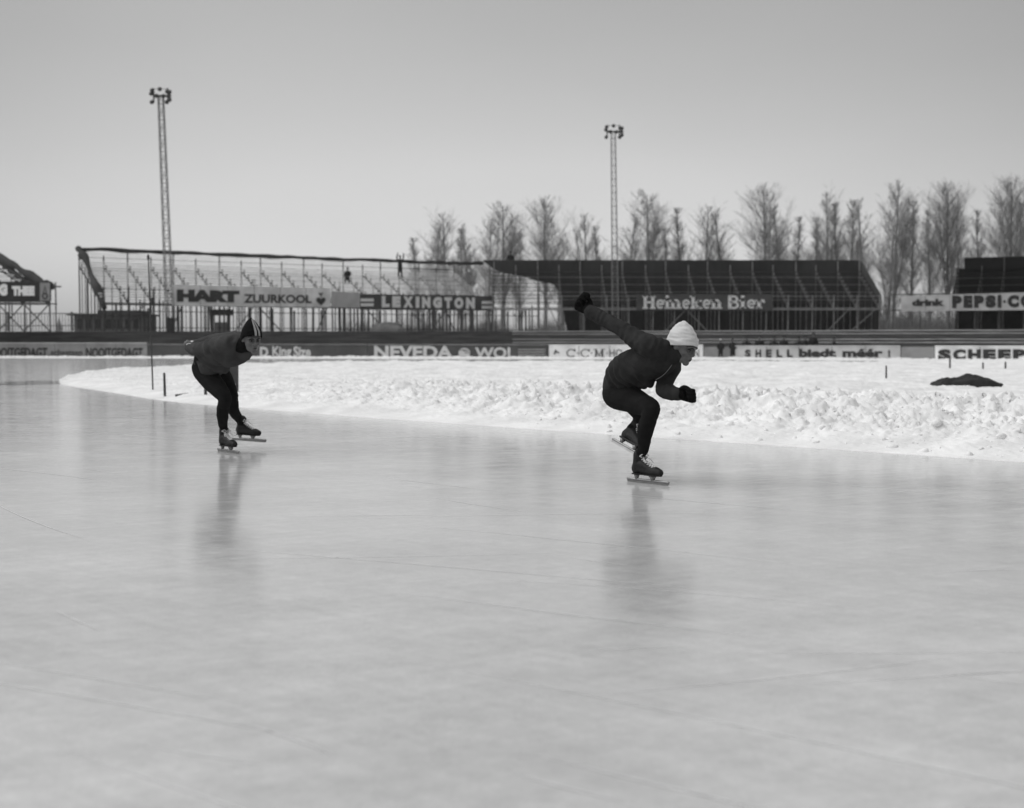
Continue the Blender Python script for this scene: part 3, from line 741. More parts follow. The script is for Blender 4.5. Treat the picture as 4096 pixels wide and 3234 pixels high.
lettering(pl, text_tris('THEE', .09), 48, 139, 1145, 1184, M['paint'], s_)
lettering(pl, (np.array([(0, 0), (1, 0), (1, 1), (0, 1)]), [(0, 1, 2, 3)]), 160, 200, 1132, 1204, M['board_mid'], s_)
vs, fs = [], []; ribbon(vs, fs, [(.1, 0), (.5, 1), (.9, 0)], .16); ribbon(vs, fs, [(.25, .35), (.75, .35)], .12); ribbon(vs, fs, arc(.5, .45, .5, .55, 200, 340), .12)
lettering(pl, (np.array(vs), fs), 168, 193, 1146, 1192, M['ink'], s_, .05)

# ------------------------------------------------------------------ floodlight masts
def mast(fxb, fxt, fyt, d, label):
    A = at(fxb, 1330, d); A.z = EZ - .05; B = at(fxt, fyt, d); root = empty('floodlight_mast', A); tag(root, label, 'floodlight mast', 'lattice floodlight masts')
    ax = (B - A); H = ax.length; bm = bmesh.new()
    wb, wt = .25, .17
    def c(t, k_):
        w_ = lerp(wb, wt, t); sx_, sy_ = ((-1, -1), (1, -1), (1, 1), (-1, 1))[k_]; return A + ax * t + Vector((sx_ * w_, sy_ * w_, 0))
    for k_ in range(4): bar(bm, c(0, k_), c(1, k_), .055)
    n = 30
    for i in range(n):
        t0, t1 = i / n, (i + 1) / n
        for k_ in range(4):
            j = (k_ + 1) % 4; bar(bm, c(t0, k_), c(t0, j), .028); bar(bm, c(t0, k_ if i % 2 else j), c(t1, j if i % 2 else k_), .024)
    from_bm('lattice', bm, M['steel'], root)
    bm = bmesh.new(); T = B
    bar(bm, T + Vector((-.5, 0, .0)), T + Vector((.5, 0, .0)), .12, .14); bar(bm, T + Vector((-.5, 0, .5)), T + Vector((.5, 0, .5)), .03)
    for x_ in (-.5, .5):
        bar(bm, T + Vector((x_, 0, -.48)), T + Vector((x_, 0, .55)), .09)
    from_bm('head_frame', bm, M['lamp'], root)
    HK = .55
    for x_, z_, s_ in ((-1.0, .75, -1), (-1.12, .32, -1), (-1.05, -.75, -1), (0, .9, 1), (.95, .6, 1), (1.25, .55, 1), (1.2, .05, 1), (1.25, -.45, 1), (.9, -.75, 1), (-.45, .05, -1), (.45, .02, 1)):
        bm = bmesh.new(); p = T + Vector((x_ * HK, -.1, z_ * HK))
        tube(bm, [(p + Vector((0, .14, .06)), .07), (p, .12), (p + Vector((0, -.14, -.06)), .155)], 3, 12)
        from_bm('floodlight', bm, M['lamp'], root, True)
    return root
mast(682, 643, 385, 92, 'taller looking lattice floodlight mast at the left in front of the open stand')
mast(2462, 2453, 528, 104.5, 'lattice floodlight mast in front of the dark grandstand, behind the front skater')
bx = empty('control_cabinet', at(683, 1320, 91)); tag(bx, 'dark cabinet at the foot of the left floodlight mast', 'cabinet')
c_ = at(683, 1317, 90.6); bm = bmesh.new(); box(bm, (c_.x, c_.y, EZ + .45), .45, .35, .95); from_bm('housing', bm, M['hut_dark'], bx)
bm = bmesh.new(); box(bm, (c_.x, c_.y, EZ + .96), .55, .45, .06); from_bm('lid', bm, M['scaf'], bx)

# ------------------------------------------------------------------ huts, kiosk, mound behind
def hut():
    A = at(292, 1325, 126); B = at(588, 1325, 128); root = empty('hut', A); tag(root, 'low flat roofed hut with dark windows seen under the open stand', 'hut')
    zt = at(292, 1262, 126).z; w_ = B.x - A.x; bm = bmesh.new(); box(bm, (A.x + w_ / 2, 129, (EZ - .1 + zt) / 2), w_, 5, zt - EZ + .1); from_bm('wall', bm, M['hut'], root)
    bm = bmesh.new(); box(bm, (A.x + w_ / 2 - .2, 129, zt + .09), w_ + .9, 5.8, .18); box(bm, (A.x + w_ * .62, 129, zt + .35), w_ * .6, 4, .32); from_bm('roof', bm, M['roof'], root)
    for f_ in (.07, .2, .33, .5, .62, .78, .9):
        bm = bmesh.new(); box(bm, (A.x + w_ * f_, 126.46, EZ + (zt - EZ) * .55), w_ * .075, .06, (zt - EZ) * .5); wn = from_bm('window', bm, M['hut_dark'], root)
hut()
kx = at(880, 1320, 120); kk = empty('kiosk', kx); tag(kk, 'small kiosk with a dark canopy standing beneath the open stand', 'kiosk')
bm = bmesh.new(); box(bm, (kx.x, 121, EZ + .55), 1.1, 1.1, 1.15); from_bm('counter', bm, M['hut'], kk)
bm = bmesh.new(); box(bm, (kx.x, 120.9, EZ + 2.05), 1.85, 1.7, .55); from_bm('canopy', bm, M['canvas'], kk)
for sx_ in (-.7, .7):
    bm = bmesh.new(); bar(bm, (kx.x + sx_, 120.3, EZ), (kx.x + sx_, 120.3, EZ + 1.8), .09); from_bm('post', bm, M['scaf'], kk)
def mound(name, c, rx, ry, h, m, label, cat, seed, n=44, k=1.6, prof=None):
    bm = bmesh.new(); g = []
    for i in range(n + 1):
        row = []
        for j in range(n + 1):
            u_, v_ = i / n * 2 - 1, j / n * 2 - 1; ra = math.hypot(u_, v_)
            x_, y_ = u_ * rx, v_ * ry; f_ = max(0, 1 - ra ** 2) ** (.32 if prof else .5)
            if prof: f_ *= prof(u_)
            z_ = h * f_ * (1 + (.1 if prof else .35) * float(noise2(np.array([u_ * k + seed]), np.array([v_ * k + seed * 2]))[0] * 2)) + ((.32 if prof else .06) * h * float(noise2(np.array([u_ * 5 + seed]), np.array([v_ * 5. + u_ * 2]))[0]) + .1 * h * float(noise2(np.array([u_ * 14 + seed]), np.array([v_ * 9.]))[0]) if ra < 1 else 0)
            row.append(bm.verts.new((x_, y_, z_ if ra < 1 else -.02)))
        g.append(row)
    for a, b in zip(g, g[1:]):
        for j in range(n):
            q = (a[j], b[j], b[j + 1], a[j + 1])
            if max(v.co.z for v in q) > -.019: bm.faces.new(q)
    bmesh.ops.delete(bm, geom=[v for v in bm.verts if not v.link_faces], context='VERTS')
    for v in bm.verts: v.co += Vector(c)
    o = from_bm(name, bm, m, None, True, origin=c); tag(o, label, cat); return o
m1 = at(1552, 1322, 100)
mound('brush_heap', (m1.x, 100, EZ), 1.4, 1.2, .75, M['earth'], 'dark heap of brushwood under the LEXINGTON sign', 'brush heap', 3)
tp = at_ground(3900, 1553, .12)
tz = snow_h(tp.x, tp.y)
mound('tarpaulin', (tp.x, tp.y + .45, tz - .02), .74, .42, .21, M['tarp'], 'crumpled dark tarpaulin lying on the snow at the right', 'tarpaulin', 5, prof=lambda u_: float(np.interp(u_, [-1, -.6, -.25, .05, .3, .6, 1], [.45, .95, .78, 1.15, 1.0, .85, .25])))
tp = at_ground(2122, 1463, 0.05); mound('plank_scrap', (tp.x, tp.y, .06), .33, .3, .1, M['tarp'], 'small dark scrap lying on the snow below the dark NEVEDA board', 'scrap', 8, 16)

# church spire and bushes far off at the left
spb = at(237, 1325, 600); sp = empty('church_tower', (spb.x, 600, 0)); tag(sp, 'tiny distant church spire between the left stand and the hut', 'church tower')
bm = bmesh.new(); box(bm, (spb.x, 600, 3.5), 2.2, 2.2, 7); from_bm('tower', bm, M['hut'], sp)
bm = bmesh.new(); bmesh.ops.create_cone(bm, segments=8, radius1=1.5, radius2=.03, depth=5.5, cap_ends=True, matrix=Matrix.Translation((spb.x, 600, 9.7))); from_bm('spire', bm, M['roof'], sp)

# ------------------------------------------------------------------ trees
def tube_lo(V, Fc, pts, n):
    b = len(V); m_ = len(pts); x = None
    for i, (p, r) in enumerate(pts):
        d = (pts[min(i + 1, m_ - 1)][0] - pts[max(i - 1, 0)][0]).normalized()
        if x is None: x, y, _ = frame(d)
        else: x = (x - d * x.dot(d)).normalized(); y = x.cross(d)
        for k_ in range(n):
            a = 2 * math.pi * k_ / n; V.append((p + x * r * math.cos(a) + y * r * math.sin(a))[:])
    for i in range(m_ - 1):
        for k_ in range(n):
            j = (k_ + 1) % n; Fc.append((b + i * n + k_, b + i * n + j, b + (i + 1) * n + j, b + (i + 1) * n + k_))
def poplar(seed, H=20, spread=.2, forks=1, first=.25, dens=1.0, open_=1.0):
    """bare tree with steeply rising limbs: returns (trunk mesh, crown mesh)"""
    rr = random.Random(seed); V, Fc = [], []; Vc, Fb = [], []
    def grow(p, d, L_, r, lvl, V, Fc):
        n = 5 if lvl < 2 else 3; steps_ = 7 if lvl < 2 else 4; pts = [(p.copy(), r)]; q = p.copy(); dd = d.copy()
        for i in range(steps_):
            gw = (.014, .03, .07, .07)[lvl]; dd = (dd + Vector((rr.gauss(0, gw), rr.gauss(0, gw), (0, .05, .045, .03)[lvl] if lvl else .02))).normalized()
            q = q + dd * L_ / steps_; pts.append((q.copy(), max(r * (1 - (i + 1) / steps_ * .85), .007)))
        tube_lo(V, Fc, pts, n if lvl < 3 else 3); return pts
    stems = []
    t0 = grow(Vector((0, 0, 0)), Vector((rr.gauss(0, .012), 0, 1)), H * .97, .27, 0, V, Fc); stems.append((t0, H * .97, first))
    for f in range(forks - 1):
        i0 = rr.uniform(first, first + .2); p = t0[int(i0 * 7)][0]; a = rr.uniform(0, 6.28); d = Vector((math.cos(a) * .08, math.sin(a) * .08, 1)).normalized()
        s_ = grow(p, d, (H - p.z) * rr.uniform(.68, .88), .13, 1, V, Fc); stems.append((s_, H - p.z, .1))
    for st, Ls, fr in stems:
        nl = int(42 * dens * 1.1 * Ls / H)
        for i in range(nl):
            t = lerp(fr, .97, (i + rr.random()) / nl); k_ = t * (len(st) - 1); i0 = min(int(k_), len(st) - 2); p = lerp(st[i0][0], st[i0 + 1][0], k_ - i0); rb = lerp(st[i0][1], st[i0 + 1][1], k_ - i0)
            a = rr.uniform(0, 6.28); sp_ = rr.uniform(.38, .85) * open_
            d = Vector((math.cos(a) * sp_, math.sin(a) * sp_, 1)).normalized()
            x_ = max(0, t - fr) / (1 - fr); env = (.16 + 1.5 * min(1, (x_ + .12) / .38) * max(0, 1 - x_) ** .9); Lb = min((1 if st is t0 else .6) * spread * Ls * env * rr.uniform(.6, 1.15) / sp_, (1.0 - t) * Ls * .8 + .8, .27 * H)
            br = grow(p, d, Lb, min(rb * .45, .042), 2, Vc, Fb)
            for j in range(int(10 * dens + Lb * 1.5)):
                u_ = rr.uniform(.2, 1); k2 = u_ * (len(br) - 1); j0 = min(int(k2), len(br) - 2); p2 = lerp(br[j0][0], br[j0 + 1][0], k2 - j0)
                a2 = rr.uniform(0, 6.28); d2 = (d + Vector((math.cos(a2), math.sin(a2), .3)) * .75).normalized()
                tw = grow(p2, d2, Lb * rr.uniform(.25, .5), .0115, 3, Vc, Fb)
                for q_ in range(3):
                    p3 = tw[rr.randint(1, 3)][0]; a3 = rr.uniform(0, 6.28); d3 = (d2 + Vector((math.cos(a3), math.sin(a3), .2)) * .6).normalized()
                    tube_lo(Vc, Fb, [(p3, .008), (p3 + d3 * Lb * rr.uniform(.12, .22), .006)], 3)
    a_ = bpy.data.meshes.new('trunk'); a_.from_pydata(V, [], Fc); b_ = bpy.data.meshes.new('crown'); b_.from_pydata(Vc, [], Fb)
    a_.materials.append(M['bark']); b_.materials.append(M['twig']); return a_, b_
protos = [poplar(1, 20, .125, 2, .22, 1.05), poplar(2, 20, .165, 2, .2, 1.2), poplar(3, 20, .08, 1, .2, 1.5, .9), poplar(4, 20, .18, 2, .25, 1.15), poplar(5, 20, .11, 2, .18, 1.1), poplar(6, 20, .24, 3, .24, 1.15)]
# (display x, display top y, proto, depth, width scale, label)
TR = [(884, 500, 2, 205, 1.1, 'faint short tree farthest left in the row'),
 (915, 470, 4, 195, .9, 'second tree from the left, slim and faint'), (942, 448, 0, 185, 1.0, 'tall tree above the LEXINGTON sign, third from the left'),
 (975, 480, 2, 195, 1.0, 'short slim tree just right of the tall tree above LEXINGTON'), (1000, 472, 4, 190, 1.0, 'tree rising over the end of the open stand'),
 (1030, 458, 0, 180, .9, 'dense dark tree standing over the gap between the stands'), (1066, 432, 1, 175, 1.1, 'broad bushy tree over the draped canvas corner'),
 (1098, 490, 2, 185, .9, 'short thin tree between the bushy tree and its tall right neighbour'), (1152, 424, 3, 170, 1.0, 'wide forked tree above the left part of the dark stand'),
 (1190, 500, 4, 180, .8, 'low tree just right of the wide forked tree'), (1245, 450, 0, 172, .95, 'tree just left of the right floodlight mast'),
 (1268, 475, 2, 176, .8, 'thin tree close left of the right floodlight mast'), (1318, 446, 4, 168, .9, 'dark narrow tree just right of the right floodlight mast'),
 (1372, 408, 1, 165, 1.05, 'tall full crowned tree, second right of the right mast'), (1412, 480, 2, 172, .8, 'short narrow tree between the two tall trees above Heineken'),
 (1443, 436, 2, 166, .9, 'slender tree above the left end of the Heineken sign'), (1492, 432, 0, 165, .9, 'left tree of the pair above the white cap'),
 (1535, 440, 4, 165, .95, 'right tree of the pair above the white cap'), (1622, 398, 3, 158, .95, 'broad tall tree above the word Bier'),
 (1660, 430, 4, 162, .85, 'tree closely right of the broad tall tree above Bier'), (1682, 455, 2, 165, .7, 'thin low tree at the right of the broad clump'),
 (1722, 455, 2, 160, .7, 'slim tree at the left of the three near the stand end'), (1748, 405, 0, 156, .8, 'tall middle tree of three near the dark stand end'),
 (1775, 425, 2, 158, .8, 'right tree of three near the dark stand end'), (1802, 420, 2, 155, .8, 'slender straight tree above the right corner of the dark stand'),
 (1832, 418, 4, 152, .75, 'slender tree just outside the right corner of the dark stand'), (1878, 440, 4, 150, .8, 'tree leaning left beside the tallest forked tree'),
 (1892, 388, 1, 146, .75, 'tallest forked tree in the gap between the two dark stands'), (1926, 420, 2, 150, .8, 'narrow straight tree in the gap right of the forked one'),
 (1968, 440, 2, 156, .7, 'thin tree just left of the right edge stand'), (2008, 394, 5, 146, .62, 'wide crowned tree above the left end of the right edge stand'),
 (2073, 440, 2, 150, .55, 'small spindly tree standing alone above the right edge stand'), (2142, 384, 5, 140, .7, 'wide tree at the right edge of the photo')]
for i, (dx, dyt, k_, d, ws, lab) in enumerate(TR):
    fx, fy = dx * 1.8937, dyt * 1.8937; T = at(fx, fy, d); Hh = (T.z + .1) * 1.02; rz_ = rng.uniform(0, 6.28)
    root = empty('bare_poplar', (T.x, d, -.1)); tag(root, lab, 'tree', 'bare poplars behind the grandstands')
    for me_, nm in zip(protos[k_], ('trunk', 'crown')):
        o = link(nm, me_, root)
        # same mesh shared; size set on the copy
        o.scale = (max(ws, .85) * Hh / 20 * 1.2, max(ws, .85) * Hh / 20 * 1.2, Hh / 20); o.rotation_euler.z = rz_
    root.rotation_euler = (0, R(rng.uniform(-1, 1)), 0)
# distant scrub as one mass
def scrub(name, x0, x1, y0, y1, h, n, label, seed):
    rr = random.Random(seed); V, Fc = [], []
    for i in range(n):
        x, y = rr.uniform(x0, x1), rr.uniform(y0, y1); hh = h * rr.uniform(.5, 1.1) * (.75 + .25 * math.sin(x * .7 + seed))
        for j in range(5):
            d = Vector((rr.gauss(0, .28), rr.gauss(0, .28), 1)).normalized(); p = Vector((x, y, -.1)); L_ = hh * rr.uniform(.6, 1)
            m_ = p + d * L_ * .55 + Vector((rr.gauss(0, .15), 0, 0)); e_ = p + d * L_ + Vector((rr.gauss(0, .35), 0, 0))
            tube_lo(V, Fc, [(p, .04), (m_, .025), (e_, .008)], 3)
            for q_ in range(5):
                s0 = lerp(m_, e_, rr.random()) if rr.random() < .6 else lerp(p, m_, rr.uniform(.3, 1)); tube_lo(V, Fc, [(s0, .014), (s0 + Vector((rr.gauss(0, .5), rr.gauss(0, .5), rr.uniform(.2, 1.1))), .006)], 3)
    me = bpy.data.meshes.new(name); me.from_pydata(V, [], Fc); o = link(name, me, None, M['brush']); tag(o, label, 'scrub', kind='stuff')
scrub('scrub', -22, 34, 160, 215, 5.2, 1500, 'far off mass of bare scrub behind the grandstands', 4)
scrub('scrub', 28, 64, 135, 200, 7.0, 1500, 'dark bare undergrowth in the gap between the right stands', 6)
scrub('scrub', -70, -52, 240, 300, 4.0, 120, 'low distant bushes beside the church spire', 9)

# ------------------------------------------------------------------ posts in the snow
def stake(fx, fyt, fyb, r, label, zb=.08, lean=0, name='marker_post', group='marker posts in the snow'):
    b = at_ground(fx, fyb, zb); t = at(fx + lean, fyt, b.y); bm = bmesh.new(); b.z -= .1
    tube(bm, [(b, r), (lerp(b, t, .5), r * .97), (t, r * .9)], 2, 10); o = from_bm(name, bm, M['wood_post'], None, True, origin=b); tag(o, label, 'post', group); return o
p_ = at_ground(612, 1562, .07); t_ = at(593, 1030, p_.y); fr = empty('flag_pole', p_); tag(fr, 'tall thin pole with a small knob, standing in the snow at the left', 'pole')
bm = bmesh.new(); tube(bm, [(p_ - Vector((0, 0, .1)), .016), (lerp(p_, t_, .5), .014), (t_, .011)], 3, 8); from_bm('shaft', bm, M['wood_post'], fr, True)
bm = bmesh.new(); ell(bm, t_, .026, .026, .06); from_bm('knob', bm, M['wood_post'], fr, True)
stake(660, 1496, 1582, .024, 'short thick post right of the tall thin pole', .06, -3)
stake(3545, 1466, 1524, .022, 'marker post standing alone below the light grey board', .1)
stake(3800, 1425, 1480, .032, 'marker post in front of the first letter of SCHEEP', .1)
stake(3932, 1453, 1482, .03, 'short marker post in the middle below SCHEEP', .1)
stake(4022, 1451, 1483, .032, 'short marker post below the last letter of SCHEEP', .1)
# little hoarding on legs behind the left skater
hb = at_ground(882, 1588, .06); hr = empty('hoarding', hb); tag(hr, 'small dark panel on two legs standing in the snow behind the left skater', 'hoarding')
yb = hb.y
for fx_, fyb_ in ((822, 1582), (948, 1593)):
    a = at(fx_, fyb_, yb); a.z = .0; b = at(fx_, 1440, yb); bm = bmesh.new(); bar(bm, a, b, .045); from_bm('leg', bm, M['wood_post'], hr)
a = at(820, 1536, yb - .04); b = at(950, 1445, yb - .04); bm = bmesh.new(); box(bm, ((a.x + b.x) / 2, yb - .045, (a.z + b.z) / 2), b.x - a.x, .03, b.z - a.z); from_bm('panel', bm, M['wood_post'], hr)
a = at_ground(705, 1583, .07); b = at_ground(768, 1575, .07); bm = bmesh.new(); bar(bm, a, b, .04); tag(from_bm('stick', bm, M['wood_post'], origin=a), 'short dark stick lying on the snow left of the left skater', 'stick')
# ------------------------------------------------------------------ haze
bm = bmesh.new(); box(bm, (0, 330, 19), 900, 700, 42)
hz = bpy.data.materials.new('haze'); hz.use_nodes = True; hn = hz.node_tree; hn.nodes.clear()
ho = hn.nodes.new('ShaderNodeOutputMaterial'); hv_ = hn.nodes.new('ShaderNodeVolumePrincipled')
hv_.inputs['Color'].default_value = (.9, .9, .9, 1); hv_.inputs['Density'].default_value = .00025; hv_.inputs['Anisotropy'].default_value = .3
hn.links.new(hv_.outputs[0], ho.inputs['Volume'])
tag(from_bm('haze', bm, hz), 'thin winter haze over the rink', 'haze', kind='stuff')
#PEOPLE
# ------------------------------------------------------------------ people
def wrinkle(freq, amp, axis=(1, .3, .2), seed=0.):
    ax = np.array(axis); ax = ax / np.linalg.norm(ax); b = np.cross(ax, [0, 0, 1.]); b /= np.linalg.norm(b)
    def fn(co, no):
        u = co @ ax * freq + seed; v = co @ b * freq * .35 + seed * 2; w_ = co[:, 2] * freq * .7
        n1 = noise2(u + .6 * w_, v + w_ * .5); n2 = noise2(u * 2.3 + 9, v * 1.7 + w_)
        f = (.75 - np.abs(n1) * 3.2) * .7 + n2 * .6
        return co + no * (amp * f)[:, None]
    return fn
def add_prims(bm, prims, extra):
    for pr_ in prims:
        if pr_[0] == 'T': tube(bm, pr_[1], 5, 16, 1.0, extra)
        elif pr_[0] == 'L':
            loft(bm, [(c, U * (1 + extra / U.length), V * (1 + extra / V.length)) for c, U, V in pr_[1]], 24)
        elif pr_[0] == 'E':
            m_ = pr_[3] if len(pr_) > 3 else None; ell(bm, pr_[1], *[max(.004, q + extra) for q in pr_[2]], m_)
def dense(secs, m=4):
    a = [(*c, *U, *V) for c, U, V in secs]; q = catmull(a, m); return [(Vector(x[:3]), Vector(x[3:6]), Vector(x[6:9])) for x in q]

def head_matrix(origin, dirxy, pitch, roll=0, scale=1.0):
    d = Vector((dirxy[0], dirxy[1], 0)).normalized(); p = R(pitch)
    f = d * math.cos(p) + Vector((0, 0, -math.sin(p))); left = Vector((0, 0, 1)).cross(d).normalized(); up = f.cross(left).normalized()
    if roll:
        q = Matrix.Rotation(R(roll), 3, f); left = q @ left; up = q @ up
    return Matrix(((f.x, left.x, up.x, origin.x), (f.y, left.y, up.y, origin.y), (f.z, left.z, up.z, origin.z), (0, 0, 0, 1))) @ Matrix.Scale(scale, 4)
def head_prims(bm, H):
    E_ = lambda c, r: ell(bm, c, *r, H, 24)
    E_((-.014, 0, .035), (.098, .077, .088)); E_((.022, 0, -.025), (.066, .064, .088)); E_((.026, 0, -.068), (.052, .056, .044)); E_((.052, 0, -.045), (.037, .044, .05))
    E_((.070, 0, -.094), (.023, .027, .023)); E_((.058, .036, -.022), (.026, .024, .026)); E_((.058, -.036, -.022), (.026, .024, .026))
    E_((.081, 0, -.064), (.017, .026, .02)); E_((.073, 0, -.046), (.021, .026, .028)); E_((.094, 0, -.056), (.009, .021, .0065)); E_((.090, 0, -.071), (.009, .018, .007))
    T_ = lambda pts: tube(bm, [(H @ Vector(p), r) for p, r in pts], 3, 12)
    T_([((.084, 0, .022), .011), ((.098, 0, -.006), .0105), ((.1045, 0, -.025), .0108)])
    E_((.094, .013, -.033), (.011, .009, .008)); E_((.094, -.013, -.033), (.011, .009, .008))
    T_([((.068, .052, .018), .009), ((.083, .034, .026), .011), ((.090, .008, .024), .010)]); T_([((.068, -.052, .018), .009), ((.083, -.034, .026), .011), ((.090, -.008, .024), .010)])
    for s in (-1, 1):
        E_((-.006, s * .079, .0), (.018, .009, .031)); E_((.004, s * .072, -.006), (.014, .008, .02))
def head_sculpt(H):
    Hi = np.array(H.inverted())
    def fn(co, no):
        l = co @ Hi[:3, :3].T + Hi[:3, 3]; sc_ = H.to_scale()[0]; d = np.zeros(len(co))
        for s in (-1, 1):
            q = ((l - np.array([.083, s * .031, .001])) / np.array([.03, .017, .0125])) ** 2; d -= .013 * np.exp(-q.sum(1))
            q = ((l - np.array([.05, s * .05, -.06])) / np.array([.03, .02, .026])) ** 2; d -= .006 * np.exp(-q.sum(1))
            q = ((l - np.array([-.0, s * .09, .002])) / np.array([.008, .012, .016])) ** 2; d -= .006 * np.exp(-q.sum(1))
        q = ((l - np.array([.1, 0, -.0635])) / np.array([.02, .02, .0035])) ** 2; d -= .007 * np.exp(-q.sum(1))
        q = ((l - np.array([.1, 0, -.086])) / np.array([.02, .02, .005])) ** 2; d -= .004 * np.exp(-q.sum(1))
        q = ((l - np.array([.09, 0, .008])) / np.array([.02, .02, .006])) ** 2; d -= .004 * np.exp(-q.sum(1))
        return co + no * (d * sc_)[:, None]
    return fn
def face_bits(H, root, mouth_open=False):
    for s in (-1, 1):
        bm = bmesh.new(); ell(bm, (.0715, s * .031, .0), .0125, .0125, .0125, H, 16); e_ = from_bm('eye', bm, M['eye'], root, True)
        bm = bmesh.new(); ell(bm, (.0805, s * .031, -.0005), .0045, .0058, .0058, H, 12); m_ = from_bm('iris', bm, M['iris'], root, True); m_.parent = e_
        bm = bmesh.new(); tube(bm, [(H @ Vector((.076, s * .051, .0175)), .0028), (H @ Vector((.0925, s * .033, .0255)), .0042), (H @ Vector((.0985, s * .013, .020)), .003)], 4, 8)
        from_bm('eyebrow', bm, M['hair'], root, True)
        bm = bmesh.new(); tube(bm, [(H @ Vector((.0735, s * .045, .004)), .0018), (H @ Vector((.083, s * .032, .0085)), .0026), (H @ Vector((.083, s * .019, .003)), .0018)], 4, 8)
        from_bm('eyelid', bm, M['hair'], root, True)
    bm = bmesh.new(); k_ = .0075 if mouth_open else .003
    ell(bm, (.0935, 0, -.0635), .0085, .014, k_ * .8, H, 16); from_bm('mouth', bm, M['mouth'], root, True)
def cap(H, root, rim, peak, rx, ry, m, tip=.55, lean=0, seed=1., stripes=False, fold=.004, flap=0, brow=0, name='cap'):
    """knit cap as a skin from rim to peak; rim = (front z, back z)"""
    nA, nT = 48, 26; bm = bmesh.new(); g = []
    pk = Vector(peak)
    def pt(a, t, off=0):
        ca, sa = math.cos(a), math.sin(a); zr = lerp(rim[1], rim[0], .5 + .5 * ca)
        zr += -flap * math.exp(-((abs(math.atan2(sa, ca)) - 1.75) / .33) ** 2) - brow * math.exp(-((math.atan2(sa, ca)) / .35) ** 2)
        base = Vector((rx * ca - .008, ry * sa, zr)); k_ = (1 - t ** 1.7) ** tip
        bulge = 1 + .05 * math.sin(math.pi * t)
        c = Vector((-.008, 0, (rim[0] + rim[1]) / 2)).lerp(pk, t); c.z = lerp((rim[0] + rim[1]) / 2, pk.z, t)
        p = Vector((c.x + (base.x + .008) * k_ * bulge, c.y + base.y * k_ * bulge, lerp(base.z, pk.z, t)))
        w_ = fold * (float(noise2(np.array([a * 1.1 + seed]), np.array([t * 9. + seed]))[0]) * 2.2 + .5 * math.sin(t * 34) * math.exp(-t * 4) * (.5 - .5 * ca))
        nrm = Vector((ca, sa, .25)).normalized(); return H @ (p + nrm * (w_ + off))
    for i in range(nT + 1):
        t = i / nT * .999; g.append([bm.verts.new(pt(2 * math.pi * j / nA, t)) for j in range(nA)])
    for a_, b_ in zip(g, g[1:]):
        for j in range(nA): bm.faces.new((a_[j], a_[(j + 1) % nA], b_[(j + 1) % nA], b_[j]))
    bm.faces.new(g[-1])
    # turned-in rim
    inn = [bm.verts.new(pt(2 * math.pi * j / nA, .0, -.007)) for j in range(nA)]; inn2 = [bm.verts.new(pt(2 * math.pi * j / nA, .2, -.010)) for j in range(nA)]
    for j in range(nA):
        bm.faces.new((g[0][(j + 1) % nA], g[0][j], inn[j], inn[(j + 1) % nA])); bm.faces.new((inn[(j + 1) % nA], inn[j], inn2[j], inn2[(j + 1) % nA]))
    o = from_bm(name, bm, m, root, True)
    if stripes:
        for a0 in stripes:
            bm = bmesh.new(); prev = None
            for i in range(30):
                t = .0 + .93 * i / 29; hw = .105 * (1 + .5 * t)
                r_ = [bm.verts.new(pt(a0 + hw * q, t, .0018)) for q in (-1, -.5, 0, .5, 1)]
                if prev:
                    for q in range(4): bm.faces.new((prev[q], prev[q + 1], r_[q + 1], r_[q]))
                prev = r_
            s_ = from_bm('stripe', bm, M['stripe'], root, True); s_.parent = o
    return o
def hand_prims(bm, Wp, d, s, n, k_=1.0, curl=1.0, thumb='tuck', index=False, fat=.0):
    """palm, four fingers with knuckle bends and a thumb; d forward, s towards the little finger, n palm side"""
    d, s, n = Vector(d).normalized(), Vector(s).normalized(), Vector(n).normalized()
    P_ = lambda a, b, c: Wp + (d * a + s * b + n * c) * k_
    for q, off in enumerate((-.028, -.009, .010, .028)):
        tube(bm, [(P_(0, off * .55, 0), .017 * k_), (P_(.045, off * .9, .0), .0165 * k_), (P_(.085, off * 1.1, -.002), .0135 * k_ + fat)], 3, 10, .9)
    Ls = (.040, .045, .042, .032)
    for q, off in enumerate((-.031, -.010, .011, .030)):
        L1 = Ls[q]; a = .25 + curl * 1.05; cu_ = curl
        if index and q == 0: a, cu_ = .25, .25
        p = P_(.088, off, 0); pts = [(p, .0105 * k_ + fat)]; ang = a * .9
        for j, l_ in enumerate((L1, L1 * .68, L1 * .5)):
            p = p + (d * math.cos(ang) + n * math.sin(ang)) * l_ * k_; pts.append((p.copy(), (.0100 - .0009 * j) * k_ + fat)); ang += .35 + cu_ * 1.05
        tube(bm, pts, 3, 10)
    if thumb == 'tuck': tp_ = [((.015, -.022, .008), .014), ((.045, -.046, .020), .0125), ((.078, -.034, .036), .0115), ((.094, -.010, .046), .0105)]
    else: tp_ = [((.015, -.022, .005), .014), ((.045, -.048, .008), .0125), ((.078, -.066, .006), .0115), ((.108, -.078, .0), .0100)]
    tube(bm, [(P_(*p), r * k_ + fat) for p, r in tp_], 3, 10)
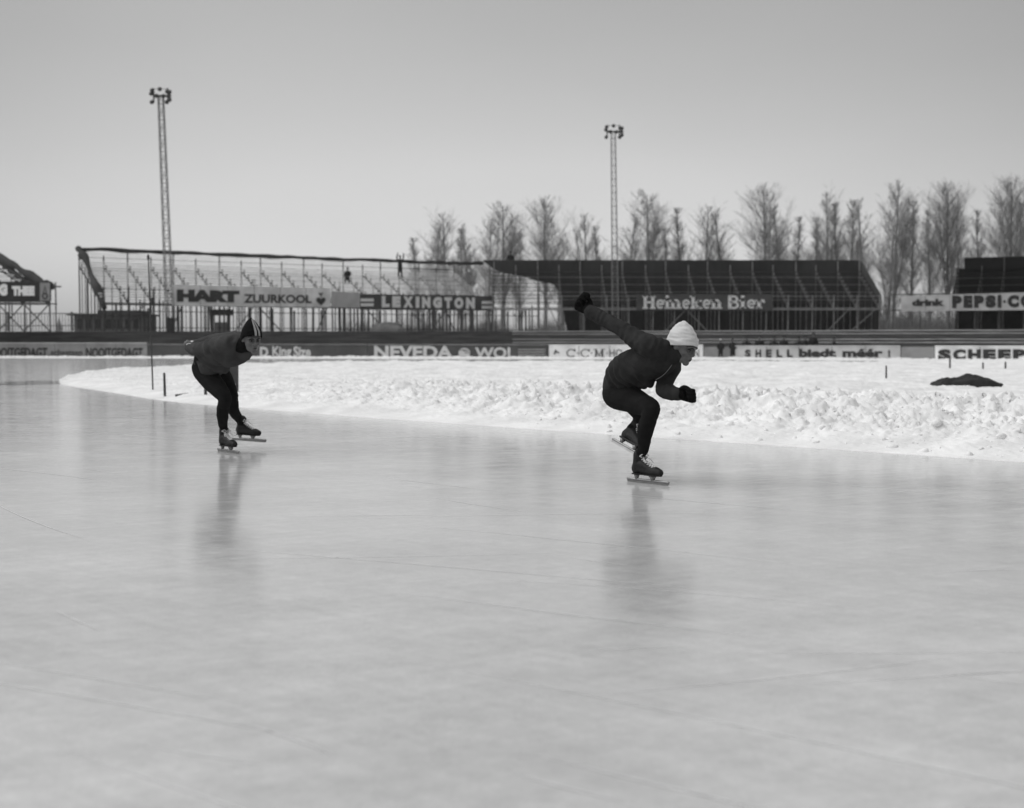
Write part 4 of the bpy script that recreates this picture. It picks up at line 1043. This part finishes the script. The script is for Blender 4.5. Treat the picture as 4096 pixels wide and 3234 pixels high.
def boot(root, heel_pt, fwd, up, name='skate_boot', size=1.0, seed=1., bow=True):
    """heel_pt = rear end of the blade (lower edge). Returns the ankle point"""
    f = Vector(fwd).normalized(); u = Vector(up); u = (u - f * u.dot(f)).normalized(); l_ = u.cross(f).normalized()
    o = heel_pt + f * .05 * size + u * .062 * size
    Mx = Matrix(((f.x, l_.x, u.x, o.x), (f.y, l_.y, u.y, o.y), (f.z, l_.z, u.z, o.z), (0, 0, 0, 1))) @ Matrix.Scale(size, 4)
    bm = bmesh.new(); I = Matrix()
    V3 = Vector
    ell(bm, (.046, 0, .045), .046, .034, .05)
    tube(bm, [(V3((.045, 0, .045)), .037), (V3((.11, 0, .04)), .034), (V3((.17, .002, .032)), .037), (V3((.225, .003, .028)), .038), (V3((.262, .002, .024)), .030)], 4, 18, 1.0)
    tube(bm, [(V3((.055, 0, .07)), .041), (V3((.10, 0, .072)), .038), (V3((.15, 0, .052)), .034), (V3((.2, 0, .036)), .030)], 4, 18)
    tube(bm, [(V3((.053, 0, .05)), .040), (V3((.060, 0, .10)), .041), (V3((.068, 0, .142)), .046)], 4, 18)
    def flat(co, no):
        z = co[:, 2]; co[:, 2] = np.where(z < 0.004, .004 + (z - .004) * .1, z)
        x = co[:, 0]; co[:, 1] *= np.where((z < .03) & (x > .09) & (x < .15), .9, 1.0); return co
    me = fuse(bm, .005, 4, .5, flat); me.transform(Mx); bt = add_mesh(name, me, M['leather'], root)
    # sole
    bm = bmesh.new(); pts = [(0.004, .0), (.014, .022), (.05, .030), (.11, .024), (.18, .034), (.24, .034), (.272, .022), (.286, .0)]
    lo, hi = [], []
    for x_, y_ in pts + [(a_, -b_) for a_, b_ in pts[-2:0:-1]]:
        lo.append(bm.verts.new((x_, y_, -.002))); hi.append(bm.verts.new((x_, y_, .007)))
    bm.faces.new(lo[::-1]); bm.faces.new(hi); n_ = len(lo)
    for i in range(n_): bm.faces.new((lo[i], lo[(i + 1) % n_], hi[(i + 1) % n_], hi[i]))
    bm.transform(Mx); from_bm('sole', bm, M['leather'], root).parent = bt
    # blade and tube
    bm = bmesh.new(); bar_ = lambda a, b, w_, h_: (bmesh.ops.create_cube(bm, size=1, matrix=Matrix.Translation(((a[0] + b[0]) / 2, 0, (a[2] + b[2]) / 2)) @ Matrix.Diagonal((b[0] - a[0], w_, h_, 1))))
    out = [(-.05, -.046), (-.046, -.062), (.345, -.062), (.358, -.055), (.362, -.040), (-.046, -.040)]
    a_ = [bm.verts.new((x_, .0009, z_)) for x_, z_ in out]; b_ = [bm.verts.new((x_, -.0009, z_)) for x_, z_ in out]
    bm.faces.new(a_); bm.faces.new(b_[::-1])
    for i in range(6): bm.faces.new((a_[i], b_[i], b_[(i + 1) % 6], a_[(i + 1) % 6]))
    bmesh.ops.recalc_face_normals(bm, faces=bm.faces); bm.transform(Mx); from_bm('blade', bm, M['metal'], root).parent = bt
    bm = bmesh.new(); tube(bm, [(V3((-.045, 0, -.038)), .0085), (V3((.15, 0, -.038)), .0085), (V3((.35, 0, -.038)), .0085)], 3, 12); bm.transform(Mx); from_bm('blade_tube', bm, M['metal_tube'], root, True).parent = bt
    for x_, r0, r1 in ((.045, .024, .010), (.20, .030, .012)):
        bm = bmesh.new(); bmesh.ops.create_cone(bm, segments=16, radius1=r1, radius2=r0, depth=.036, cap_ends=True, matrix=Mx @ Matrix.Translation((x_, 0, -.018))); from_bm('cup', bm, M['metal'], root, True).parent = bt
    # laces up the instep
    bm = bmesh.new(); ls = [(.222, .062), (.202, .068), (.182, .077), (.162, .087), (.142, .098), (.124, .108), (.110, .118), (.104, .134)]
    for i, (x_, z_) in enumerate(ls):
        w_ = .019; x2, z2 = ls[min(i + 1, len(ls) - 1)]
        for s in (-1, 1):
            tube(bm, [(V3((x_, s * w_, z_ - .009)), .0036), (V3((x_ - .003, 0, z_ + .005)), .0038), (V3((x2, -s * w_, z2 - .008)), .0036)], 3, 6)
    if bow:
        for s in (-1, 1):
            tube(bm, [(V3((.108, 0, .135)), .0028), (V3((.122, s * .026, .150)), .0036), (V3((.112, s * .045, .135)), .0036), (V3((.112, s * .02, .130)), .0028)], 4, 6)
            tube(bm, [(V3((.11, 0, .134)), .0028), (V3((.14, s * .03, .118)), .003), (V3((.165, s * .042, .092)), .0030)], 4, 6)
    bm.transform(Mx); from_bm('laces', bm, M['lace'], root, True).parent = bt
    bm = bmesh.new(); tube(bm, [(Mx @ V3((.094, 0, .11)), .017), (Mx @ V3((.100, 0, .145)), .014)], 2, 10); from_bm('tongue', bm, M['leather'], root, True).parent = bt
    return Mx @ Vector((.062, 0, .12)), Mx

# ---- front skater ----
def Z1(x, y, dy): return at(2230 + x / 2.009, 1130 + y / 2.009, 9.28 + dy)
rf = at_ground(2230 + 560 / 2.009, 1130 + 1600 / 2.009); ff = at_ground(2230 + 885 / 2.009, 1130 + 1636 / 2.009)
sk1 = empty('person', (rf + ff) / 2); tag(sk1, 'speed skater in dark sweater and white knit cap, one arm flung back', 'person')
ank, MxA = boot(sk1, rf, ff - rf, Vector((0.02, 0, 1)), size=1.0)
rb = Z1(428, 1277, .30); tgt = Z1(700, 1432, -.02); fw2 = (tgt - rb).normalized()
ank2, MxB = boot(sk1, rb, fw2, Vector((.62, .12, .8)) , size=1.0)
hipR, hipL = Z1(480, 905, .30), Z1(560, 890, .44)
kneeR, kneeL = Z1(754, 1012, -.10), Z1(690, 1075, .20)
legR = [('T', [(Z1(478, 850, .34), .100), (hipR, .108), (Z1(600, 945, .13), .098), (Z1(690, 985, .01), .082), (kneeR, .066), (Z1(742, 1075, -.10), .060)]),
        ('T', [(Z1(748, 1040, -.10), .056), (Z1(730, 1110, -.08), .060), (Z1(708, 1180, -.05), .061), (Z1(698, 1260, -.02), .051), (Z1(690, 1340, 0), .042), (ank + Vector((0, 0, .015)), .040), (ank - Vector((0, 0, .03)), .041)])]
legL = [('T', [(Z1(545, 860, .42), .10), (hipL, .108), (Z1(620, 975, .33), .088), (kneeL, .062)]),
        ('T', [(kneeL, .058), (Z1(655, 1140, .30), .057), (Z1(628, 1205, .34), .055), (lerp(Z1(628, 1205, .34), ank2, .6), .044), (ank2, .041), (MxB @ Vector((.058, 0, .09)), .042)])]
ax = Vector((.38, -.34, .24)); Rt = Vector((-.707, -.707, 0))
th = Vector((-.45, .45, .77))
def sec(c, hw, ht, rt=Rt, t_=th): return (c, rt.normalized() * hw, t_.normalized() * ht)
pel = [sec(Z1(500, 868, .36), .148, .112, t_=Vector((-.7, .7, .25))), sec(Z1(530, 800, .34), .155, .120, t_=Vector((-.6, .6, .5)))]
tor = [sec(Z1(520, 800, .34), .158, .122, t_=Vector((-.62, .62, .45))), sec(Z1(550, 735, .25), .165, .132), sec(Z1(640, 685, .14), .178, .143), sec(Z1(742, 638, .04), .185, .142, Vector((-.62, -.78, .05))), sec(Z1(825, 607, -.03), .165, .115, Vector((-.62, -.78, .08))), sec(Z1(885, 590, -.05), .105, .085)]
H1 = head_matrix(Z1(1008, 512, -.10), (.77, -.64), 25, 0, 1.04)
shR, elR, wrR = Z1(748, 522, -.15), Z1(515, 375, -.02), Z1(262, 235, .12)
shL, elL, wrL = Z1(915, 668, .12), Z1(852, 858, -.04), Z1(968, 900, -.20)
neck = ('T', [(Z1(875, 600, -.05), .070), (Z1(940, 570, -.08), .062), (H1 @ Vector((-.02, 0, -.04)), .058)])
armR = ('T', [(Z1(800, 560, -.09), .085), (shR, .083), (Z1(640, 462, -.09), .071), (elR, .054), (Z1(400, 312, .05), .050), (Z1(310, 262, .10), .049), (wrR, .042)])
armL = ('T', [(Z1(850, 640, .06), .08), (shL, .075), (Z1(876, 770, .03), .062), (elL, .055), (Z1(915, 888, -.13), .050), (wrL, .042)])
trap = ('T', [(shR, .066), (Z1(830, 528, -.10), .066), (Z1(900, 565, -.08), .066)])
bm = bmesh.new(); add_prims(bm, legR + legL + [neck], -.010); add_prims(bm, [('L', dense(pel)), ('L', dense(tor)), armR, armL, trap], -.024)
dR = (wrR - Z1(400, 312, .05)).normalized(); dL = (wrL - elL).normalized()
head_prims(bm, H1)
sR = Vector((.35, .1, .9)); hand_prims(bm, wrR, (-.72, .2, .50), (-.52, -.15, -.62), (.62, -.35, .62), .8, .75, 'out', fat=-.006)
hand_prims(bm, wrL, (.93, -.3, -.10), (.12, -.1, -.97), (-.2, -.93, .1), .8, 1.0, fat=-.006)
body = fuse(bm, .0052, 3, .5, head_sculpt(H1)); add_mesh('body', body, M['skin'], sk1)
face_bits(H1, sk1, True)
bm = bmesh.new(); add_prims(bm, legR + legL + [('L', dense(pel + [sec(Z1(550, 740, .25), .15, .115)]))], 0)
add_mesh('tights', fuse(bm, .0065, 8, .5, wrinkle(9, .0035, (.2, .2, 1), 2.)), M['tights'], sk1)
hem = [sec(Z1(512, 826, .35), .156, .118, t_=Vector((-.68, .68, .3))), sec(Z1(528, 790, .33), .162, .126, t_=Vector((-.62, .62, .45)))]
bm = bmesh.new(); add_prims(bm, [('L', dense(hem + tor[1:])), armL, armR, trap, ('T', [(Z1(560, 800, .22), .10), (Z1(650, 790, .12), .062), (Z1(722, 800, .04), .045)])], .004)
def sweater_fold(co, no):
    co = wrinkle(13, .0055, (.8, -.5, .3), 4.)(co, no)
    # folds running round the arm and gathered at the elbow, shoulder and waist
    for c, ax_, fr, am, rad in ((Z1(600, 430, -.07), (elR - shR).normalized(), 120, .004, .12), (Z1(350, 285, .07), (wrR - elR).normalized(), 140, .003, .08), (Z1(600, 760, .1), Vector((.6, -.5, .35)).normalized(), 75, .011, .20), (Z1(800, 520, -.14), Vector((.9, 0, -.2)).normalized(), 110, .007, .12), (Z1(900, 850, -.08), dL, 95, .007, .07)):
        r_ = co - np.array(c); q = r_ @ np.array(ax_); f = np.exp(-(r_ ** 2).sum(1) / rad ** 2)
        co = co + no * (am * f * np.sin(q * fr + 6 * noise2(co[:, 2] * 9, co[:, 0] * 8 + 3)) * (.5 + 1.2 * np.clip(noise2(co[:, 0] * 16 + 5, co[:, 2] * 16) + .3, 0, 1)))[:, None]
    return co
swt = add_mesh('sweater', fuse(bm, .0065, 7, .5, sweater_fold), M['knit_dark'], sk1)
bm = bmesh.new(); tube(bm, [(Z1(900, 592, -.065), .079), (Z1(925, 578, -.078), .079), (Z1(952, 572, -.09), .072)], 4, 28); 
add_mesh('collar', fuse(bm, .006, 4, .5, wrinkle(22, .003, (.9, 0, .4), 1.)), M['knit_dark'], sk1)
for (w_, e_, r_) in ((wrR, Z1(345, 280, .09), .051), (wrL, Z1(935, 893, -.16), .047)):
    bm = bmesh.new(); tube(bm, [(e_, r_ + .003), (lerp(e_, w_, .5), r_ + .0015), (w_, r_)], 3, 20); c_ = from_bm('cuff', bm, M['knit_dark'], sk1, True); c_.parent = swt
bm = bmesh.new(); tube(bm, [(lerp(wrR, Z1(345, 280, .09), .25), .042), (wrR, .041), (wrR + Vector((-.02, .01, .015)), .040)], 3, 16)
hand_prims(bm, wrR, (-.72, .2, .50), (-.52, -.15, -.62), (.62, -.35, .62), 1.12, .75, 'out', fat=.003)
add_mesh('glove', fuse(bm, .004, 3, .5), M['glove'], sk1)
bm = bmesh.new(); tube(bm, [(lerp(wrL, elL, .22), .044), (wrL, .043), (wrL + Vector((.02, -.01, 0)), .041)], 3, 16)
hand_prims(bm, wrL, (.93, -.3, -.10), (.12, -.1, -.97), (-.2, -.93, .1), 1.15, 1.0, 'tuck', fat=.004)
add_mesh('glove', fuse(bm, .004, 3, .5), M['glove'], sk1)
cap(H1, sk1, (.052, -.046), (-.058, 0, .163), .112, .092, M['hat_w'], .62, fold=.0045, brow=.01)
bm = bmesh.new(); ell(bm, (.0, .073, .035), .03, .008, .022, H1); ell(bm, (.0, -.073, .035), .03, .008, .022, H1); ell(bm, (-.06, -.05, -.02), .03, .03, .03, H1); ell(bm, (-.06, .05, -.02), .03, .03, .03, H1); ell(bm, (-.07, 0, -.01), .035, .06, .04, H1); from_bm('hair', bm, M['hair'], sk1, True)
# zip line on the sweater front
bm = bmesh.new(); 
def drop(p):
    return p
pz = [Z1(918, 665, -.135), Z1(885, 710, -.13), Z1(845, 750, -.12), Z1(790, 785, -.10)]
tube(bm, [(p, .0018) for p in pz], 6, 6); z_ = from_bm('zip', bm, M['board_mid'], sk1, True); z_.parent = swt

# ---- second skater ----
def Z2(x, y, dy): return at(700 + x / 2.848, 1250 + y / 2.848, 11.85 + dy)
rf = at_ground(700 + 486 / 2.848, 1250 + 1585 / 2.848); ff = at_ground(700 + 748 / 2.848, 1250 + 1620 / 2.848)
sk2 = empty('person', (rf + ff) / 2); tag(sk2, 'speed skater in grey sweater and striped dark cap, hands behind the back', 'person')
ankA, MA = boot(sk2, rf, ff - rf, Vector((.03, 0, 1)), size=1.0)
lb = Z2(652, 1456, .62); lt = Z2(1040, 1484, .44)
ankB, MB = boot(sk2, lb, lt - lb, Vector((-.05, 0, 1)), size=1.0)
kA, kB = Z2(568, 972, -.16), Z2(650, 950, .26)
hA, hB = Z2(318, 650, .12), Z2(470, 640, .30)
lgA = [('T', [(Z2(325, 590, .16), .088), (hA, .102), (Z2(405, 770, .03), .098), (Z2(500, 880, -.08), .082), (kA, .063), (Z2(562, 1040, -.15), .058)]),
       ('T', [(Z2(566, 1000, -.15), .055), (Z2(550, 1080, -.11), .058), (Z2(542, 1160, -.07), .057), (Z2(545, 1260, -.03), .046), (ankA + Vector((0, 0, .04)), .038), (ankA - Vector((0, 0, .03)), .040)])]
lgB = [('T', [(Z2(440, 590, .30), .09), (hB, .10), (Z2(570, 790, .30), .084), (kB, .060)]),
       ('T', [(kB, .056), (Z2(660, 1040, .30), .055), (Z2(672, 1130, .36), .053), (lerp(Z2(672, 1130, .36), ankB, .6), .043), (ankB, .039), (MB @ Vector((.058, 0, .09)), .041)])]
R2 = Vector((-.80, -.52, 0)).normalized()
def sc2(c, hw, ht, rt=R2, t_=Vector((-.25, .4, .85))): return (c, rt.normalized() * hw, t_.normalized() * ht)
pl2 = [sc2(Z2(365, 655, .17), .135, .105, t_=Vector((-.5, .85, .2))), sc2(Z2(380, 585, .15), .145, .115, t_=Vector((-.45, .75, .4)))]
tr2 = [sc2(Z2(380, 585, .15), .145, .115, t_=Vector((-.45, .75, .4))), sc2(Z2(435, 520, .08), .158, .125), sc2(Z2(490, 462, -.02), .180, .138), sc2(Z2(600, 425, -.14), .185, .135), sc2(Z2(690, 390, -.22), .165, .112), sc2(Z2(752, 365, -.27), .10, .08)]
H2 = head_matrix(Z2(872, 300, -.36), (.52, -.85), 15, 3, 1.04)
sA, eA, wA = Z2(600, 370, -.32), Z2(275, 425, -.10), Z2(160, 398, .20)
sB, eB, wB = Z2(720, 330, .02), Z2(430, 335, .28), Z2(175, 372, .26)
nk2 = ('T', [(Z2(740, 375, -.27), .066), (Z2(790, 365, -.31), .060), (H2 @ Vector((-.02, 0, -.04)), .056)])
aA = ('T', [(Z2(650, 390, -.24), .085), (sA, .082), (Z2(480, 385, -.25), .070), (Z2(370, 415, -.17), .066), (eA, .062), (Z2(205, 420, .06), .050), (wA, .036)])
aB = ('T', [(Z2(700, 350, -.10), .08), (sB, .078), (Z2(560, 325, .16), .072), (eB, .062), (Z2(290, 365, .28), .052), (wB, .035)])
tp2 = ('T', [(sA, .062), (Z2(680, 335, -.28), .062), (Z2(755, 350, -.29), .060), (sB, .060)])
bm = bmesh.new(); add_prims(bm, lgA + lgB + [nk2], -.010); add_prims(bm, [('L', dense(pl2)), ('L', dense(tr2)), aA, aB, tp2], -.023); head_prims(bm, H2)
hand_prims(bm, Z2(195, 398, .20), (-.6, .2, .45), (.2, .1, -.9), (.3, .9, 0), .68, .7)
hand_prims(bm, Z2(200, 375, .24), (-.8, -.1, .1), (0, -.2, -.9), (.2, -.9, 0), .68, .9)
add_mesh('body', fuse(bm, .0055, 3, .5, head_sculpt(H2)), M['skin'], sk2); face_bits(H2, sk2)
bm = bmesh.new(); add_prims(bm, lgA + lgB + [('L', dense(pl2 + [sc2(Z2(400, 525, .08), .15, .11)]))], 0)
add_mesh('tights', fuse(bm, .0065, 8, .5, wrinkle(9, .003, (.2, .2, 1), 6.)), M['tights'], sk2)
hem2 = [sc2(Z2(385, 628, .17), .145, .116, t_=Vector((-.5, .8, .3))), sc2(Z2(395, 580, .15), .15, .12, t_=Vector((-.45, .75, .4)))]
bm = bmesh.new(); add_prims(bm, [('L', dense(hem2 + tr2[1:])), aA, aB, tp2, ('T', [(Z2(400, 600, .0), .10), (Z2(500, 610, -.05), .065), (Z2(570, 640, -.08), .040)]), ('T', [(Z2(620, 520, -.2), .085), (Z2(720, 510, -.22), .07), (Z2(800, 470, -.26), .055)])], .005)
def fold2(co, no):
    co = wrinkle(10, .008, (.7, -.5, .5), 8.)(co, no)
    for c, ax_, fr, am, rad in ((Z2(430, 360, -.2), (eA - sA).normalized(), 70, .012, .15), (Z2(240, 410, 0), (wA - eA).normalized(), 95, .005, .09), (Z2(420, 590, .0), Vector((.5, -.3, .7)).normalized(), 65, .014, .17), (Z2(680, 430, -.25), Vector((.7, -.3, -.6)).normalized(), 55, .010, .16)):
        r_ = co - np.array(c); q = r_ @ np.array(ax_); f = np.exp(-(r_ ** 2).sum(1) / rad ** 2)
        co = co + no * (am * f * np.sin(q * fr + 5 * noise2(co[:, 2] * 9, co[:, 0] * 8 + 3)) * (.5 + 1.2 * np.clip(noise2(co[:, 0] * 14 + 5, co[:, 2] * 14) + .3, 0, 1)))[:, None]
    return co
sw2 = add_mesh('sweater', fuse(bm, .0068, 7, .5, fold2), M['knit_mid'], sk2)
bm = bmesh.new(); tube(bm, [(Z2(752, 372, -.285), .080), (Z2(778, 366, -.305), .079), (Z2(805, 362, -.325), .070)], 4, 28)
add_mesh('collar', fuse(bm, .006, 4, .5, wrinkle(22, .003, (.9, 0, .4), 1.)), M['hat_k'], sk2)
cap(H2, sk2, (.052, -.03), (-.035, 0, .178), .108, .090, M['hat_k'], .80, fold=.0022, flap=.035, stripes=(.02, .42))
bm = bmesh.new(); ell(bm, (-.065, 0, .0), .04, .066, .05, H2); from_bm('hair', bm, M['hair'], sk2, True)
for w_, e_ in ((wA, Z2(210, 415, .06)), (wB, Z2(290, 358, .28))):
    bm = bmesh.new(); tube(bm, [(lerp(w_, e_, .45), .041), (lerp(w_, e_, .2), .0395), (w_, .038)], 3, 16); c_ = from_bm('cuff', bm, M['board_g'], sk2, True); c_.parent = sw2

# ---- distant figures ----
def figure(base, h, label, pose='stand', face=(0, -1), pale=False, group=None, coat='coat'):
    base = Vector(base); root = empty('person', base); tag(root, label, 'person', group)
    d = Vector((face[0], face[1], 0)).normalized(); s = Vector((-d.y, d.x, 0)); k_ = h / 1.75
    P_ = lambda a, b, c: base + (d * a + s * b) * k_ + Vector((0, 0, c * k_))
    if pose == 'sit':
        legs = [[(P_(0, q * .1, .48), .09 * k_), (P_(.42, q * .14, .50), .07 * k_), (P_(.44, q * .14, .05), .05 * k_), (P_(.56, q * .14, .04), .04 * k_)] for q in (-1, 1)]; hz = .5
        arms = [[(P_(0, q * .2, 1.0), .06 * k_), (P_(.08, q * .27, .75), .05 * k_), (P_(.32, q * .12, .62), .04 * k_), (P_(.40, q * .05, .60), .035 * k_)] for q in (-1, 1)]
    else:
        legs = [[(P_(0, q * .1, .9), .10 * k_), (P_(.02, q * .12, .5), .075 * k_), (P_(0, q * .14, .07), .05 * k_), (P_(.13, q * .16, .04), .04 * k_)] for q in (-1, 1)]; hz = .92
        up_ = pose == 'reach'
        arms = [[(P_(0, q * .2, 1.42), .06 * k_), (P_(.05, q * .3, 1.62 if up_ else 1.15), .05 * k_), (P_(.15, q * .25, 1.95 if up_ else .92), .04 * k_), (P_(.2, q * .22, 2.03 if up_ else .84), .035 * k_)] for q in (-1, 1)]
    hh = hz + .78
    tor_ = [(P_(0, 0, hz - .05), s * .17 * k_, d * .12 * k_), (P_(0, 0, hz + .22), s * .17 * k_, d * .12 * k_), (P_(.02, 0, hz + .45), s * .20 * k_, d * .13 * k_), (P_(.02, 0, hz + .55), s * .1 * k_, d * .09 * k_)]
    def parts(bm, e, head=True):
        for l_ in legs: tube(bm, l_, 3, 10, 1, e if head else 0)
        for a_ in arms: tube(bm, a_, 3, 10, 1, e)
        loft(bm, [(c, U * (1 + e * 6), V * (1 + e * 8)) for c, U, V in tor_], 14)
    bm = bmesh.new(); parts(bm, 0); tube(bm, [(P_(.02, 0, hz + .5), .06 * k_), (P_(.03, 0, hh - .08), .055 * k_)], 2, 10)
    ell(bm, P_(.03, 0, hh), .095 * k_, .085 * k_, .12 * k_); ell(bm, P_(.12, 0, hh - .01), .02, .02, .03)
    add_mesh('body', fuse(bm, .022, 1), M['skin'], root)
    bm = bmesh.new()
    for a_ in arms: tube(bm, [(p, r + .015) for p, r in a_[:3]], 3, 10)
    loft(bm, [(c, U * 1.14, V * 1.2) for c, U, V in tor_[:]], 14); lh = hz - .35 if pose != 'sit' else hz - .1
    loft(bm, [(P_(0 if pose != 'sit' else .1, 0, lh), s * .22 * k_, d * .17 * k_), (P_(0, 0, hz + .1), s * .19 * k_, d * .14 * k_)], 14)
    add_mesh('coat', fuse(bm, .025, 2), M[coat], root)
    bm = bmesh.new()
    for l_ in legs: tube(bm, [(p, r + .012) for p, r in l_], 3, 10)
    add_mesh('trousers', fuse(bm, .025, 1), M['coat'], root)
    bm = bmesh.new(); ell(bm, P_(.01, 0, hh + .06), .105 * k_, .1 * k_, .09 * k_); from_bm('hat', bm, M['scarf'] if pale else M['coat'], root, True)
    return root
def fig_at(fx, fyfoot, d, h, label, **k_):
    p = at(fx, fyfoot, d); return figure((p.x, d, p.z), h, label, **k_)
G_P = 'people around the grandstands'
p = S1.p(.815, .8, S1.rake(.8) + .5); figure(tuple(p), 1.75, 'workman standing high in the open stand under the rolled canvas', pose='reach', face=(.4, -1), group=G_P)
p = at(1391, 1120, 103); figure((p.x, p.y, p.z - .3), 1.6, 'person sitting halfway up the open stand above the HART sign', pose='sit', group=G_P)
p = at(2042, 1040, 115.5); figure((p.x, p.y + .3, p.z - 1.05), 1.75, 'workman whose head rises above the canvas at the left end of the dark stand', face=(0, 1), group=G_P)
p = at(2882, 1436, 77.5); figure((p.x, p.y, -.0), 1.0 * (at(2882, 1368, 77.5).z + .12) / 1.0, 'stout person with pale head covering at the rink edge beside the white board', pale=True, group=G_P)
p = at(2930, 1436, 77.5); figure((p.x, p.y, -.0), (at(2930, 1366, 77.5).z + .1), 'smaller person in dark clothes next to the light grey board', group=G_P)
def tz_(fx, k_):    # terrace tread k_
    y0 = .5; z = -.12 + .04 * k_; return ((fx - 2048) / F * bd(fx) * (1 + y0 / 90), bd(fx) + y0, z)
for fx, k_, pose, h_, lab in ((2985, 2, 'sit', 1.7, 'leftmost spectator sitting behind the boards above the SHELL lettering'), (3038, 3, 'sit', 1.75, 'second spectator from the left behind the boards above the light grey board'), (3095, 2, 'sit', 1.7, 'spectator sitting behind the boards above the letter b of biedt'),
                        (3135, 3, 'sit', 1.7, 'spectator just left of the close pair behind the boards'), (3195, 2, 'sit', 1.7, 'left person of the close pair sitting behind the boards'), (3220, 2, 'sit', 1.75, 'right person of the close pair sitting behind the boards'),
                        (3253, 2, 'stand', 1.5, 'taller person standing behind the boards right of the close pair'), (3336, 1, 'sit', 1.7, 'rightmost spectator sitting alone behind the boards')):
    figure(tz_(fx, k_), h_, lab, pose=pose, group=G_P)
